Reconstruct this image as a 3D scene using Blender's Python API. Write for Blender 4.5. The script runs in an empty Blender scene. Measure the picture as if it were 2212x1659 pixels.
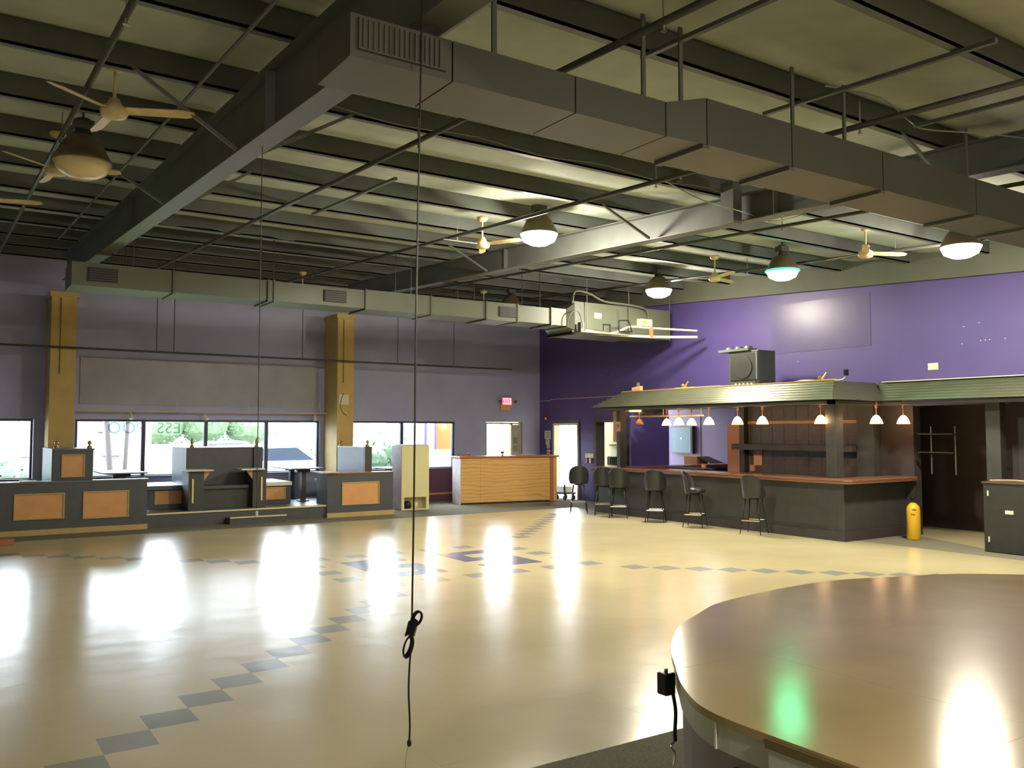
import bpy, bmesh, math, random
from mathutils import Vector, Matrix
random.seed(7)
PI = math.pi
SC = bpy.context.scene
COL = SC.collection

# ------------------------------------------------------------------ camera
cam_d = bpy.data.cameras.new('camera')
cam_d.sensor_width = 36.0
cam_d.lens = 30.5967
cam_d.clip_start = 0.05
cam_d.clip_end = 400
cam = bpy.data.objects.new('camera', cam_d)
COL.objects.link(cam)
cam.location = (0, 0, 1.8515)
cam.rotation_euler = (PI/2 + 0.0539, 0, -0.5893)
SC.camera = cam

# ------------------------------------------------------------------ world and exposure
SC.view_settings.view_transform = 'Standard'
SC.view_settings.look = 'None'
SC.view_settings.gamma = 1.0
SC.view_settings.use_curve_mapping = False
SC.view_settings.exposure = 2.08
WORLD_STRENGTH = 6.8
w = bpy.data.worlds.new('overcast_sky')
SC.world = w
w.use_nodes = True
wn = w.node_tree
wn.nodes.clear()
wo = wn.nodes.new('ShaderNodeOutputWorld')
wb = wn.nodes.new('ShaderNodeBackground')
wb.inputs[0].default_value = (0.86, 0.93, 1.0, 1)
wb.inputs[1].default_value = WORLD_STRENGTH
wn.links.new(wb.outputs[0], wo.inputs[0])
LAMP_STRENGTH = 106.0
GREEN_STRENGTH = 9.0
PENDANT_STRENGTH = 6.0

# ------------------------------------------------------------------ materials
def lin(c):
    c /= 255.0
    return c/12.92 if c <= 0.04045 else ((c+0.055)/1.055)**2.4
def rgb(r, g, b):
    return (lin(r), lin(g), lin(b), 1.0)
MATS = {}
def mat(name, col, rough=0.6, metal=0.0, var=0.0, vscale=6.0, bump=0.0, bscale=40.0, emit=None, estr=0.0,
        spec=0.5, stretch=None, coat=0.0):
    if name in MATS: return MATS[name]
    m = bpy.data.materials.new(name)
    m.use_nodes = True
    nt = m.node_tree
    b = nt.nodes['Principled BSDF']
    b.inputs['Base Color'].default_value = col
    b.inputs['Roughness'].default_value = rough
    b.inputs['Metallic'].default_value = metal
    b.inputs['Specular IOR Level'].default_value = spec
    b.inputs['Coat Weight'].default_value = coat
    tc = nt.nodes.new('ShaderNodeTexCoord')
    mp = nt.nodes.new('ShaderNodeMapping')
    nt.links.new(tc.outputs['Object'], mp.inputs[0])
    if stretch: mp.inputs['Scale'].default_value = stretch
    if var > 0:
        n = nt.nodes.new('ShaderNodeTexNoise')
        n.inputs['Scale'].default_value = vscale
        n.inputs['Detail'].default_value = 5
        nt.links.new(mp.outputs[0], n.inputs[0])
        r = nt.nodes.new('ShaderNodeValToRGB')
        r.color_ramp.elements[0].position = 0.3
        r.color_ramp.elements[1].position = 0.7
        r.color_ramp.elements[0].color = (col[0]*(1-var), col[1]*(1-var), col[2]*(1-var), 1)
        r.color_ramp.elements[1].color = (min(1, col[0]*(1+var)), min(1, col[1]*(1+var)), min(1, col[2]*(1+var)), 1)
        nt.links.new(n.outputs[0], r.inputs[0])
        nt.links.new(r.outputs[0], b.inputs['Base Color'])
    if bump > 0:
        n2 = nt.nodes.new('ShaderNodeTexNoise')
        n2.inputs['Scale'].default_value = bscale
        n2.inputs['Detail'].default_value = 3
        nt.links.new(mp.outputs[0], n2.inputs[0])
        bp = nt.nodes.new('ShaderNodeBump')
        bp.inputs['Strength'].default_value = bump
        bp.inputs['Distance'].default_value = 0.02
        nt.links.new(n2.outputs[0], bp.inputs['Height'])
        nt.links.new(bp.outputs[0], b.inputs['Normal'])
    if emit:
        b.inputs['Emission Color'].default_value = emit
        b.inputs['Emission Strength'].default_value = estr
    MATS[name] = m
    return m

def wood(name, c1, c2, rough=0.45, scale=3.0, stretch=(1, 1, 5), dist=6.0):
    m = bpy.data.materials.new(name)
    m.use_nodes = True
    nt = m.node_tree
    b = nt.nodes['Principled BSDF']
    b.inputs['Roughness'].default_value = rough
    tc = nt.nodes.new('ShaderNodeTexCoord')
    mp = nt.nodes.new('ShaderNodeMapping')
    mp.inputs['Scale'].default_value = stretch
    wv = nt.nodes.new('ShaderNodeTexWave')
    wv.wave_type = 'BANDS'; wv.bands_direction = 'Z'
    wv.inputs['Scale'].default_value = scale
    wv.inputs['Distortion'].default_value = dist
    wv.inputs['Detail'].default_value = 3
    wv.inputs['Detail Scale'].default_value = 0.8
    r = nt.nodes.new('ShaderNodeValToRGB')
    r.color_ramp.elements[0].color = c1
    r.color_ramp.elements[1].color = c2
    r.color_ramp.elements[0].position = 0.0
    r.color_ramp.elements[1].position = 0.45
    nt.links.new(tc.outputs['Object'], mp.inputs[0])
    nt.links.new(mp.outputs[0], wv.inputs[0])
    nt.links.new(wv.outputs[0], r.inputs[0])
    nt.links.new(r.outputs[0], b.inputs['Base Color'])
    MATS[name] = m
    return m

def glassy(name, tint=(0.95, 0.98, 1, 1)):
    m = bpy.data.materials.new(name)
    m.use_nodes = True
    nt = m.node_tree; nt.nodes.clear()
    o = nt.nodes.new('ShaderNodeOutputMaterial')
    t = nt.nodes.new('ShaderNodeBsdfTransparent'); t.inputs[0].default_value = tint
    g = nt.nodes.new('ShaderNodeBsdfGlossy'); g.inputs['Roughness'].default_value = 0.03
    f = nt.nodes.new('ShaderNodeFresnel'); f.inputs[0].default_value = 1.3
    x = nt.nodes.new('ShaderNodeMixShader')
    nt.links.new(f.outputs[0], x.inputs[0]); nt.links.new(t.outputs[0], x.inputs[1]); nt.links.new(g.outputs[0], x.inputs[2])
    nt.links.new(x.outputs[0], o.inputs[0])
    MATS[name] = m
    return m

M = dict(
    purple=mat('purple_paint', rgb(84, 70, 130), 0.48, var=0.06, vscale=1.5, bump=0.05, bscale=25),
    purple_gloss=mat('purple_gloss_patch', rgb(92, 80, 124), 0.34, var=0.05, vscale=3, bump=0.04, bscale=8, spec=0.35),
    purple_lifted=mat('purple_paint_lifted', rgb(158, 158, 192), 0.45, var=0.08, vscale=1.2, bump=0.05),  # same purple paint, made paler and greyer to lift the dim wall
    navy=mat('dark_upper_panel', rgb(148, 144, 152), 0.4, var=0.1, vscale=2),
    rose=mat('rose_paint', rgb(120, 84, 122), 0.5, var=0.06, vscale=2),
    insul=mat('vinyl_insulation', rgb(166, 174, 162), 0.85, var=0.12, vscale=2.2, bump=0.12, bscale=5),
    beam=mat('charcoal_steel', rgb(92, 96, 92), 0.55, var=0.1, vscale=3),
    flange=mat('grey_steel_flange', rgb(96, 98, 92), 0.5, var=0.05),
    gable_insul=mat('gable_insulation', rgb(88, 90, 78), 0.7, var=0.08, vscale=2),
    duct=mat('painted_sheet_metal', rgb(90, 95, 78), 0.45, var=0.06, vscale=2),
    duct_dark=mat('dark_sheet_metal', rgb(78, 78, 68), 0.45, var=0.06, vscale=2),
    grille=mat('dark_grille', rgb(38, 40, 36), 0.6),
    pipe=mat('black_pipe', rgb(70, 70, 66), 0.35, metal=0.2),
    pipe_hi=mat('galvanised_pipe', rgb(150, 150, 140), 0.35, metal=0.5),
    ochre=mat('ochre_column_cover', rgb(190, 160, 92), 0.6, var=0.08, vscale=3),
    black=mat('black_paint', rgb(64, 65, 62), 0.5, var=0.12, vscale=5),
    storewall=mat('store_wall_paint', rgb(84, 72, 70), 0.8, var=0.1),
    blackwall=mat('black_wall_paint', rgb(64, 58, 58), 0.6, var=0.12, vscale=3),
    booth=mat('charcoal_laminate', rgb(76, 80, 84), 0.45, var=0.08, vscale=6),
    booth_side=mat('slate_laminate', rgb(92, 104, 112), 0.35, var=0.06, vscale=4),
    panel=mat('orange_panel', rgb(214, 158, 100), 0.55, var=0.06, vscale=5),
    trimw=mat('pale_wood_trim', rgb(186, 160, 104), 0.5, var=0.06, vscale=8),
    brass=mat('brass_finial', rgb(170, 140, 84), 0.35, metal=0.4),
    nosing=mat('yellow_nosing', rgb(230, 212, 150), 0.5),
    carpet=mat('grey_carpet', rgb(128, 124, 108), 0.95, var=0.18, vscale=60, bump=0.4, bscale=180, spec=0.2),
    slab=mat('floor_slab', rgb(176, 164, 132), 0.5),
    cream=mat('cream_enamel', rgb(222, 212, 160), 0.4, var=0.02),
    cream2=mat('cream_paint', rgb(226, 220, 168), 0.6, var=0.03),
    white=mat('white_paint', rgb(225, 222, 212), 0.5),
    offwhite=mat('off_white_plastic', rgb(214, 204, 176), 0.5),
    vinyl=mat('black_vinyl', rgb(44, 46, 47), 0.28, bump=0.03),
    chrome=mat('chrome', rgb(210, 205, 190), 0.18, metal=1.0),
    blackmetal=mat('black_metal', rgb(30, 30, 30), 0.35, metal=0.3),
    stage=mat('stage_vinyl', rgb(168, 146, 104), 0.16, var=0.12, vscale=1.4, bump=0.06, bscale=2.6, spec=0.24, stretch=(1, 1, 1)),
    stage_side=mat('stage_skirt', rgb(150, 140, 134), 0.7, var=0.05),
    stage_band=mat('stage_edge_band', rgb(188, 192, 178), 0.4, var=0.05),
    olive=mat('olive_trim', rgb(110, 96, 58), 0.5),
    roofm=mat('corrugated_steel', rgb(96, 98, 80), 0.36, metal=0.5, var=0.1, vscale=3),
    tile_br=mat('brown_slate_tile', rgb(82, 72, 64), 0.4, var=0.15, vscale=8),
    grout=mat('brown_grout', rgb(112, 98, 84), 0.9),
    reed=mat('brown_reed', rgb(110, 70, 48), 0.5, var=0.25, vscale=20),
    yellow=mat('yellow_cylinder_paint', rgb(232, 184, 48), 0.35, var=0.03),
    case=mat('dark_case_laminate', rgb(48, 49, 44), 0.5, var=0.1, vscale=9),
    board=mat('blue_board', rgb(64, 96, 130), 0.4, var=0.04),
    tan=mat('tan_board', rgb(214, 160, 120), 0.6),
    fan=mat('aged_ivory_fan', rgb(206, 184, 136), 0.4, var=0.2, vscale=9),
    bell=mat('dull_bell_housing', rgb(98, 86, 64), 0.5, var=0.1, vscale=8),
    lens_off=mat('unlit_lens', rgb(226, 208, 160), 0.25),
    lens=mat('lit_lens', (1, .9, .7, 1), 0.3, emit=(1, 0.91, 0.73, 1), estr=LAMP_STRENGTH),
    lens_g=mat('lit_green_lens', (.8, 1, .9, 1), 0.3, emit=(0.10, 1.0, 0.42, 1), estr=GREEN_STRENGTH),
    pend=mat('glowing_shade', (1, .8, .6, 1), 0.3, emit=(1, 0.62, 0.30, 1), estr=PENDANT_STRENGTH),
    pend_rim=mat('amber_glow_rim', (1, .5, .2, 1), 0.4, emit=(1, 0.32, 0.06, 1), estr=3.0),
    green_rim=mat('green_glow_rim', (.2, .9, .5, 1), 0.4, emit=(0.0, 0.8, 0.25, 1), estr=0.5),
    copper=mat('copper_stem', rgb(206, 140, 96), 0.35, metal=0.6),
    pendoff=mat('unlit_shade', rgb(190, 170, 130), 0.4),
    exitred=mat('exit_backlit', rgb(240, 90, 90), 0.5, emit=(1, 0.10, 0.14, 1), estr=1.3),
    exitlet=mat('exit_letter', rgb(240, 20, 30), 0.5, emit=(1, 0.0, 0.02, 1), estr=0.8),
    tube=mat('fill_tube', (1, 1, 1, 1), 0.3, emit=(0.85, 0.88, 1, 1), estr=12.0),
    paper=mat('paper', rgb(222, 216, 186), 0.8),
    kraft=mat('kraft_card', rgb(206, 158, 112), 0.8),
    red=mat('alarm_red', rgb(150, 40, 50), 0.4),
    asphalt=mat('outdoor_asphalt', rgb(128, 126, 124), 0.9, var=0.06, vscale=1),
    grass=mat('outdoor_grass', rgb(92, 110, 66), 0.9, var=0.2, vscale=2),
    leaf=mat('hedge_leaf', rgb(66, 86, 56), 0.8, var=0.35, vscale=9),
    bark=mat('tree_bark', rgb(70, 62, 58), 0.9),
    brickw=mat('pink_brick', rgb(98, 84, 84), 0.9, var=0.06, vscale=3),
    brickw2=mat('pale_plaster', rgb(130, 122, 120), 0.9),
    orangew=mat('orange_door_paint', rgb(150, 88, 14), 0.5),
    plinth=mat('pale_render', rgb(190, 180, 150), 0.8),
    carw=mat('white_car_paint', rgb(214, 214, 212), 0.3),
    carg=mat('grey_car_paint', rgb(96, 100, 108), 0.3),
    carglass=mat('car_glass', rgb(60, 66, 72), 0.1),
    tyre=mat('tyre', rgb(40, 40, 42), 0.8),
    tail=mat('tail_light', rgb(180, 20, 30), 0.3),
    aluminium=mat('dark_bronze_frame', rgb(52, 54, 72), 0.4, metal=0.3),
    skirt=mat('pink_bloom_tint', rgb(112, 66, 92), 0.5, var=0.05),
)
# waxed vinyl composition tile: slow waviness in the wax gives the streaky reflections
def vct(name, c, v=0.05, rough=0.2):
    m = bpy.data.materials.new(name)
    m.use_nodes = True
    nt = m.node_tree
    b = nt.nodes['Principled BSDF']
    g = nt.nodes.new('ShaderNodeNewGeometry')
    n1 = nt.nodes.new('ShaderNodeTexNoise'); n1.inputs['Scale'].default_value = 0.8; n1.inputs['Detail'].default_value = 6
    n2 = nt.nodes.new('ShaderNodeTexNoise'); n2.inputs['Scale'].default_value = 2.3; n2.inputs['Detail'].default_value = 2
    n3 = nt.nodes.new('ShaderNodeTexNoise'); n3.inputs['Scale'].default_value = 90; n3.inputs['Detail'].default_value = 3
    oi = nt.nodes.new('ShaderNodeObjectInfo')
    nt.links.new(g.outputs['Position'], n1.inputs[0]); nt.links.new(g.outputs['Position'], n2.inputs[0]); nt.links.new(g.outputs['Position'], n3.inputs[0])
    mx = nt.nodes.new('ShaderNodeMath'); mx.operation = 'ADD'
    mh = nt.nodes.new('ShaderNodeMath'); mh.operation = 'MULTIPLY'; mh.inputs[1].default_value = 0.25
    nt.links.new(n3.outputs[0], mh.inputs[0])
    nt.links.new(n1.outputs[0], mx.inputs[0]); nt.links.new(mh.outputs[0], mx.inputs[1])
    r = nt.nodes.new('ShaderNodeValToRGB')
    r.color_ramp.elements[0].position = 0.2; r.color_ramp.elements[1].position = 1.0
    r.color_ramp.elements[0].color = (c[0]*(1-v*1.6), c[1]*(1-v*1.6), c[2]*(1-v*1.6), 1)
    r.color_ramp.elements[1].color = (c[0]*(1+v), c[1]*(1+v), c[2]*(1+v), 1)
    mz = nt.nodes.new('ShaderNodeMath'); mz.operation = 'MULTIPLY'; mz.inputs[1].default_value = 0.85
    nt.links.new(mx.outputs[0], mz.inputs[0]); nt.links.new(mz.outputs[0], r.inputs[0]); nt.links.new(r.outputs[0], b.inputs['Base Color'])
    rr = nt.nodes.new('ShaderNodeMapRange')
    rr.inputs[1].default_value = 0.1; rr.inputs[2].default_value = 0.9
    rr.inputs[3].default_value = rough-0.05; rr.inputs[4].default_value = rough+0.06
    nt.links.new(n1.outputs[0], rr.inputs[0]); nt.links.new(rr.outputs[0], b.inputs['Roughness'])
    bp = nt.nodes.new('ShaderNodeBump'); bp.inputs['Strength'].default_value = 0.2; bp.inputs['Distance'].default_value = 0.02
    nt.links.new(n2.outputs[0], bp.inputs['Height']); nt.links.new(bp.outputs[0], b.inputs['Normal'])
    b.inputs['Specular IOR Level'].default_value = 0.5
    MATS[name] = m
    return m
M['vct'] = vct('cream_vinyl_tile', rgb(200, 187, 148), rough=0.225)
M['vct_grey'] = vct('grey_vinyl_tile', rgb(154, 154, 146))
M['vct_blue'] = vct('navy_vinyl_tile', rgb(104, 108, 134))
M['ply'] = wood('plywood_face', rgb(196, 148, 84), rgb(212, 168, 100), 0.5, 1.7, (0.45, 0.45, 2.0), 11)
M['bartop'] = wood('stained_bar_top', rgb(100, 68, 52), rgb(134, 94, 72), 0.25, 5, (4, 1, 1), 3)
M['redwood'] = wood('reddish_wood_trim', rgb(138, 80, 52), rgb(178, 116, 78), 0.4, 5, (1, 1, 4), 3)
M['lam'] = mat('marbled_laminate', rgb(196, 182, 184), 0.4, var=0.14, vscale=7)
M['glass'] = glassy('window_glass')

# ------------------------------------------------------------------ mesh helpers
def nb(): return bmesh.new()
def box(bm, x0, x1, y0, y1, z0, z1):
    vs = [bm.verts.new((x, y, z)) for z in (z0, z1) for y in (y0, y1) for x in (x0, x1)]
    for f in ((0, 2, 3, 1), (4, 5, 7, 6), (0, 1, 5, 4), (1, 3, 7, 5), (3, 2, 6, 7), (2, 0, 4, 6)):
        bm.faces.new([vs[i] for i in f])
    return vs
def prism(bm, pts, z0, z1):
    a = [bm.verts.new((p[0], p[1], z0)) for p in pts]
    b = [bm.verts.new((p[0], p[1], z1)) for p in pts]
    bm.faces.new(list(reversed(a))); bm.faces.new(b)
    n = len(pts)
    for i in range(n):
        bm.faces.new((a[i], a[(i+1) % n], b[(i+1) % n], b[i]))
def hexa(bm, lo, hi):   # two quads of 3-D points joined to a solid
    a = [bm.verts.new(p) for p in lo]; b = [bm.verts.new(p) for p in hi]
    bm.faces.new(list(reversed(a))); bm.faces.new(b)
    for i in range(len(a)):
        j = (i+1) % len(a)
        bm.faces.new((a[i], a[j], b[j], b[i]))
def tube(bm, p0, p1, r0, r1=None, n=8):
    r1 = r0 if r1 is None else r1
    p0, p1 = Vector(p0), Vector(p1)
    d = (p1-p0).normalized()
    u = d.orthogonal().normalized(); v = d.cross(u)
    A = [bm.verts.new(p0+(u*math.cos(2*PI*k/n)+v*math.sin(2*PI*k/n))*r0) for k in range(n)]
    B = [bm.verts.new(p1+(u*math.cos(2*PI*k/n)+v*math.sin(2*PI*k/n))*r1) for k in range(n)]
    for k in range(n): bm.faces.new((A[k], A[(k+1) % n], B[(k+1) % n], B[k]))
    bm.faces.new(list(reversed(A))); bm.faces.new(B)
def path(bm, pts, r, n=6):
    pts = [Vector(p) for p in pts]
    rings = []
    u = None
    for i, p in enumerate(pts):
        d = (pts[min(i+1, len(pts)-1)]-pts[max(i-1, 0)]).normalized()
        if u is None: u = d.orthogonal().normalized()
        u = (u - d*u.dot(d)).normalized()
        v = d.cross(u)
        rings.append([bm.verts.new(p+(u*math.cos(2*PI*k/n)+v*math.sin(2*PI*k/n))*r) for k in range(n)])
    for A, B in zip(rings, rings[1:]):
        for k in range(n): bm.faces.new((A[k], A[(k+1) % n], B[(k+1) % n], B[k]))
    bm.faces.new(list(reversed(rings[0]))); bm.faces.new(rings[-1])
def smooth_pts(pts, k=4):
    out = []
    P = [Vector(p) for p in pts]
    for i in range(len(P)-1):
        a = P[max(i-1, 0)]; b = P[i]; c = P[i+1]; d = P[min(i+2, len(P)-1)]
        for j in range(k):
            t = j/k
            out.append(0.5*((2*b)+(-a+c)*t+(2*a-5*b+4*c-d)*t*t+(-a+3*b-3*c+d)*t**3))
    out.append(P[-1])
    return out
def lathe(bm, prof, cx=0, cy=0, cz=0, n=24):
    rings = []
    for r, z in prof:
        if r < 1e-5: rings.append([bm.verts.new((cx, cy, cz+z))])
        else: rings.append([bm.verts.new((cx+r*math.cos(2*PI*k/n), cy+r*math.sin(2*PI*k/n), cz+z)) for k in range(n)])
    for A, B in zip(rings, rings[1:]):
        for k in range(n):
            j = (k+1) % n
            if len(A) == 1 and len(B) == 1: continue
            if len(A) == 1: bm.faces.new((A[0], B[j], B[k]))
            elif len(B) == 1: bm.faces.new((A[k], A[j], B[0]))
            else: bm.faces.new((A[k], A[j], B[j], B[k]))
    if len(rings[0]) > 1: bm.faces.new(list(reversed(rings[0])))
    if len(rings[-1]) > 1: bm.faces.new(rings[-1])
def ico(bm, c, r, sub=2, s=(1, 1, 1)):
    g = bmesh.ops.create_icosphere(bm, subdivisions=sub, radius=r)
    for v in g['verts']:
        v.co = Vector((v.co.x*s[0]+c[0], v.co.y*s[1]+c[1], v.co.z*s[2]+c[2]))
def rot(bm, ang, axis='Z', c=(0, 0, 0)):
    bmesh.ops.rotate(bm, verts=bm.verts, cent=c, matrix=Matrix.Rotation(ang, 3, axis))

def obj(name, bm, m, parent=None, smooth=False, bevel=0.0, label=None, kind=None, world=True):
    """link a bmesh as one object; with world=True the vertices are in world space and get shifted by the parent's location"""
    bmesh.ops.recalc_face_normals(bm, faces=bm.faces)
    me = bpy.data.meshes.new(name)
    if parent is not None and world:
        mw = parent['_w'] if '_w' in parent else None
        off = Vector(parent['_w'])
        bmesh.ops.translate(bm, verts=bm.verts, vec=-off)
    bm.to_mesh(me); bm.free()
    if isinstance(m, str): m = M[m]
    me.materials.append(m)
    o = bpy.data.objects.new(name, me)
    COL.objects.link(o)
    if parent is not None:
        o.parent = parent
        o['_w'] = tuple(parent['_w']) if '_w' in parent else (0, 0, 0)
    else:
        o['_w'] = (0.0, 0.0, 0.0)
    if smooth:
        for p in me.polygons: p.use_smooth = True
    if bevel > 0:
        b = o.modifiers.new('bevel', 'BEVEL'); b.width = bevel; b.segments = 2; b.limit_method = 'ANGLE'
    if label: o['label'] = label
    if kind: o['kind'] = kind
    return o
def thing(name, label, cat, loc=(0, 0, 0), rz=0.0, group=None):
    o = bpy.data.objects.new(name, None)
    COL.objects.link(o)
    o.location = loc; o.rotation_euler = (0, 0, rz)
    o['label'] = label; o['category'] = cat
    o['_w'] = tuple(float(v) for v in loc) if rz == 0 else (0.0, 0.0, 0.0)
    if group: o['group'] = group
    return o
def tag(o, label, cat, group=None):
    o['label'] = label; o['category'] = cat
    if group: o['group'] = group
    return o
def dup(root, loc, rz, label=None, group=None):
    r = root.copy(); COL.objects.link(r); r.location = loc; r.rotation_euler = (0, 0, rz)
    if label: r['label'] = label
    if group: r['group'] = group
    for ch in list(root.children):
        c = ch.copy(); COL.objects.link(c); c.parent = r
        for g in list(ch.children):
            d = g.copy(); COL.objects.link(d); d.parent = c
    return r
def struct(name, bm, m, parent=None, **k):
    o = obj(name, bm, m, parent, **k)
    if parent is None: o['kind'] = 'structure'
    return o

# ================================================================== SETTING
XG, YW = 14.6, 20.4         # inner faces of the gable wall and of the window wall
XL, YB = -7.0, -6.0         # the two walls behind the camera
def zroof(y): return 4.62 + 0.05*y
def zpur(y): return 4.40 + 0.05*y
T = 0.3048; OX, OY = 0.5809, 5.2252

# --- floor slab with tile field and carpets
bm = nb(); box(bm, XL, XG+5.4, YB, YW+0.2, -0.12, -0.012)
floor = struct('floor', bm, 'slab')
accent = set()
for k in range(-2, 13): accent.add((k, k))
for k in range(24, 35): accent.add((k+2, k))
for j in range(0, 15): accent.add((24+j, 12-j))
for j in range(0, 12): accent.add((j-1, 34-j))
for i in (13, 15, 17, 19, 21, 23): accent.add((i, 14)); accent.add((i-0, 22)) if i < 23 else None
for j in (16, 18, 20): accent.add((12, j)); accent.add((23, j))
blue = set()
for x0 in (14, 19):
    for i in range(3):
        blue.add((x0+i, 20)); blue.add((x0+i, 18)); blue.add((x0+i, 16))
    blue.add((x0, 19)); blue.add((x0+2, 17))
I0, I1, J0, J1 = -12, 40, -4, 37
cells = []
for i in range(I0, I1+1):
    for j in range(J0, J1+1):
        x = OX+(i+.5)*T; y = OY+(j+.5)*T
        cells.append((x*x+y*y, i, j, x, y))
cells.sort()
# rough visibility: in front of the camera and inside the picture
def inview(x, y):
    f = x*math.sin(0.5893)+y*math.cos(0.5893); r = x*math.cos(0.5893)-y*math.sin(0.5893)
    if f < 3.9: return False
    return abs(r/f) < 0.60 and not (x > 2.6 and y < 3.2)
def tilemesh(m, name):
    bm = nb(); h = T/2-0.00012
    g = [(-h, -h), (h, -h), (h, h), (-h, h)]
    prism(bm, g, -0.010, 0.0)
    me = bpy.data.meshes.new(name); bm.to_mesh(me); bm.free(); me.materials.append(m)
    return me
tm = {'c': tilemesh(M['vct'], 'cream_tile'), 'g': tilemesh(M['vct_grey'], 'grey_tile'), 'b': tilemesh(M['vct_blue'], 'navy_tile')}
def addtile(k, x, y, label=None):
    o = bpy.data.objects.new('tile', tm[k]); COL.objects.link(o); o.parent = floor
    o.location = (x, y, 0.0)
    o.rotation_euler = (random.gauss(0, 0.0008), random.gauss(0, 0.0008), 0)
    if label: o['label'] = label
rest = nb(); ncream = 0
naccent = len([1 for c in cells if (c[1], c[2]) in accent or (c[1], c[2]) in blue])
for d, i, j, x, y in cells:
    if (i, j) in blue: addtile('b', x, y, 'navy blue tile of the floor motif')
    elif (i, j) in accent: addtile('g', x, y, 'grey accent tile')
    elif inview(x, y) and ncream < 296-naccent:
        addtile('c', x, y); ncream += 1
    else:
        h = T/2-0.00012
        a, b = random.gauss(0, 0.0008), random.gauss(0, 0.0008)
        vs = [rest.verts.new((x+sx*h, y+sy*h, sx*h*a+sy*h*b)) for sx, sy in ((-1, -1), (1, -1), (1, 1), (-1, 1))]
        rest.faces.new(vs)
ct = obj('tile_field', rest, 'vct', floor, kind='stuff')
xe = OX+(I1+1)*T; xs = OX+I0*T; ys = OY+J0*T; ye = OY+(J1+1)*T
def carpet(x0, x1, y0, y1, nm='carpet'):
    bm = nb(); box(bm, x0, x1, y0, y1, -0.012, 0.003)
    c = obj(nm, bm, 'carpet', floor); return c
carpet(XL, XG, ye, YW, 'carpet'); carpet(XL, XG, YB, ys); carpet(xe, XG, ys, ye); carpet(XL, xs, ys, ye)

# --- walls
def wallbox(name, m, segs, parent=None):
    bm = nb()
    for s in segs: box(bm, *s)
    return struct(name, bm, m, parent)
ZT = 5.75
WT = 0.22
W = [(-3.2, 1.79), (2.55, 7.97), (8.75, 11.80)]        # window openings
ZS, ZH = 0.85, 2.10
segs = [(XL-WT, -3.2, YW, YW+WT, 0, ZT), (1.79, 2.55, YW, YW+WT, 0, ZT), (7.97, 8.75, YW, YW+WT, 0, ZT),
        (11.80, 12.78, YW, YW+WT, 0, ZT), (13.99, XG+WT, YW, YW+WT, 0, ZT), (12.78, 13.99, YW, YW+WT, 2.10, ZT)]
for a, b in W:
    segs += [(a, b, YW, YW+WT, 0, ZS), (a, b, YW, YW+WT, ZH, ZT)]
wall_w = wallbox('wall_window', 'purple_lifted', segs)
bm = nb(); box(bm, 8.75, 12.77, YW-0.012, YW-0.002, 0.0, ZS-0.02)  # pink tint paints the window glare's bloom onto the wall below
obj('bloom_tint_panel', bm, 'skirt', wall_w)
bm = nb(); box(bm, 2.62, 7.9, YW-0.03, YW-0.004, 2.42, 3.42)
obj('upper_panel', bm, 'navy', wall_w)
bm = nb(); box(bm, 10.9, 12.6, YW-0.05, YW-0.012, 0.17, 0.22)
obj('baseboard_strip', bm, 'panel', wall_w)

gy = dict(d0=18.59, d1=19.74, e0=16.70, e1=17.80, b0=12.86, b1=16.48, f0=7.25, f1=8.95)
def gseg(y0, y1, z0, z1): return (XG, XG+WT, y0, y1, z0, z1)
gs = [gseg(gy['d1'], YW+WT, 0, ZT), gseg(gy['d0'], gy['d1'], 2.07, ZT), gseg(gy['e1'], gy['d0'], 0, ZT), gseg(gy['e0'], gy['e1'], 2.08, ZT),
      gseg(gy['b1'], gy['e0'], 0, ZT), gseg(gy['b0'], gy['b1'], 2.36, ZT), gseg(gy['f1'], gy['b0'], 2.36, ZT),
      gseg(gy['f0'], gy['f1'], 2.30, ZT), gseg(YB, gy['f0'], 2.36, ZT)]
def clip(s, zt): return s
wall_g = wallbox('wall_gable', 'purple', gs)
wallbox('wall_bar_back', 'blackwall', [gseg(gy['f1'], gy['b0'], 0, 2.36), gseg(YB, gy['f0'], 0, 2.36)])
# reveal line across the gable wall
bm = nb(); box(bm, XG-0.018, XG-0.001, 15.4, 19.85, 2.735, 2.75)
box(bm, XG-0.018, XG-0.001, 19.85, YW-0.01, 2.70, 2.715)
obj('reveal_strip', bm, 'offwhite', wall_g)
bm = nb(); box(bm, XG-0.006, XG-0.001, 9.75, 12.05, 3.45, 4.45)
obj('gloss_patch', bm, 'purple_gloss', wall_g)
for q, (yy, zz) in enumerate(((7.98, 3.62), (7.72, 3.66), (8.02, 3.33), (7.7, 3.36), (7.62, 3.36), (7.55, 3.36), (7.3, 3.36), (11.4, 3.25), (17.6, 3.3), (17.2, 3.3), (17.6, 3.12))):
    bm = nb(); box(bm, XG-0.004, XG-0.001, yy, yy+0.014, zz, zz+0.014)
    obj('bright_nick', bm, 'white', wall_g)
# gable insulation above the purple: from the girt line up to the roof
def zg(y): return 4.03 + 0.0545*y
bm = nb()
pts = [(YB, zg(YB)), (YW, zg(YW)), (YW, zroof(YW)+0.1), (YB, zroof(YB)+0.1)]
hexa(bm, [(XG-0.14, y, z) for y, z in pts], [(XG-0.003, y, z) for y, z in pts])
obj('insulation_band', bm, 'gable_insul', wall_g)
wallbox('wall_left', 'white', [(XL-WT, XL, YB-WT, YW, 0, 5.8)])
wallbox('wall_rear', 'white', [(XL, XG+WT, YB-WT, YB, 0, 5.8)])

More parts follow.
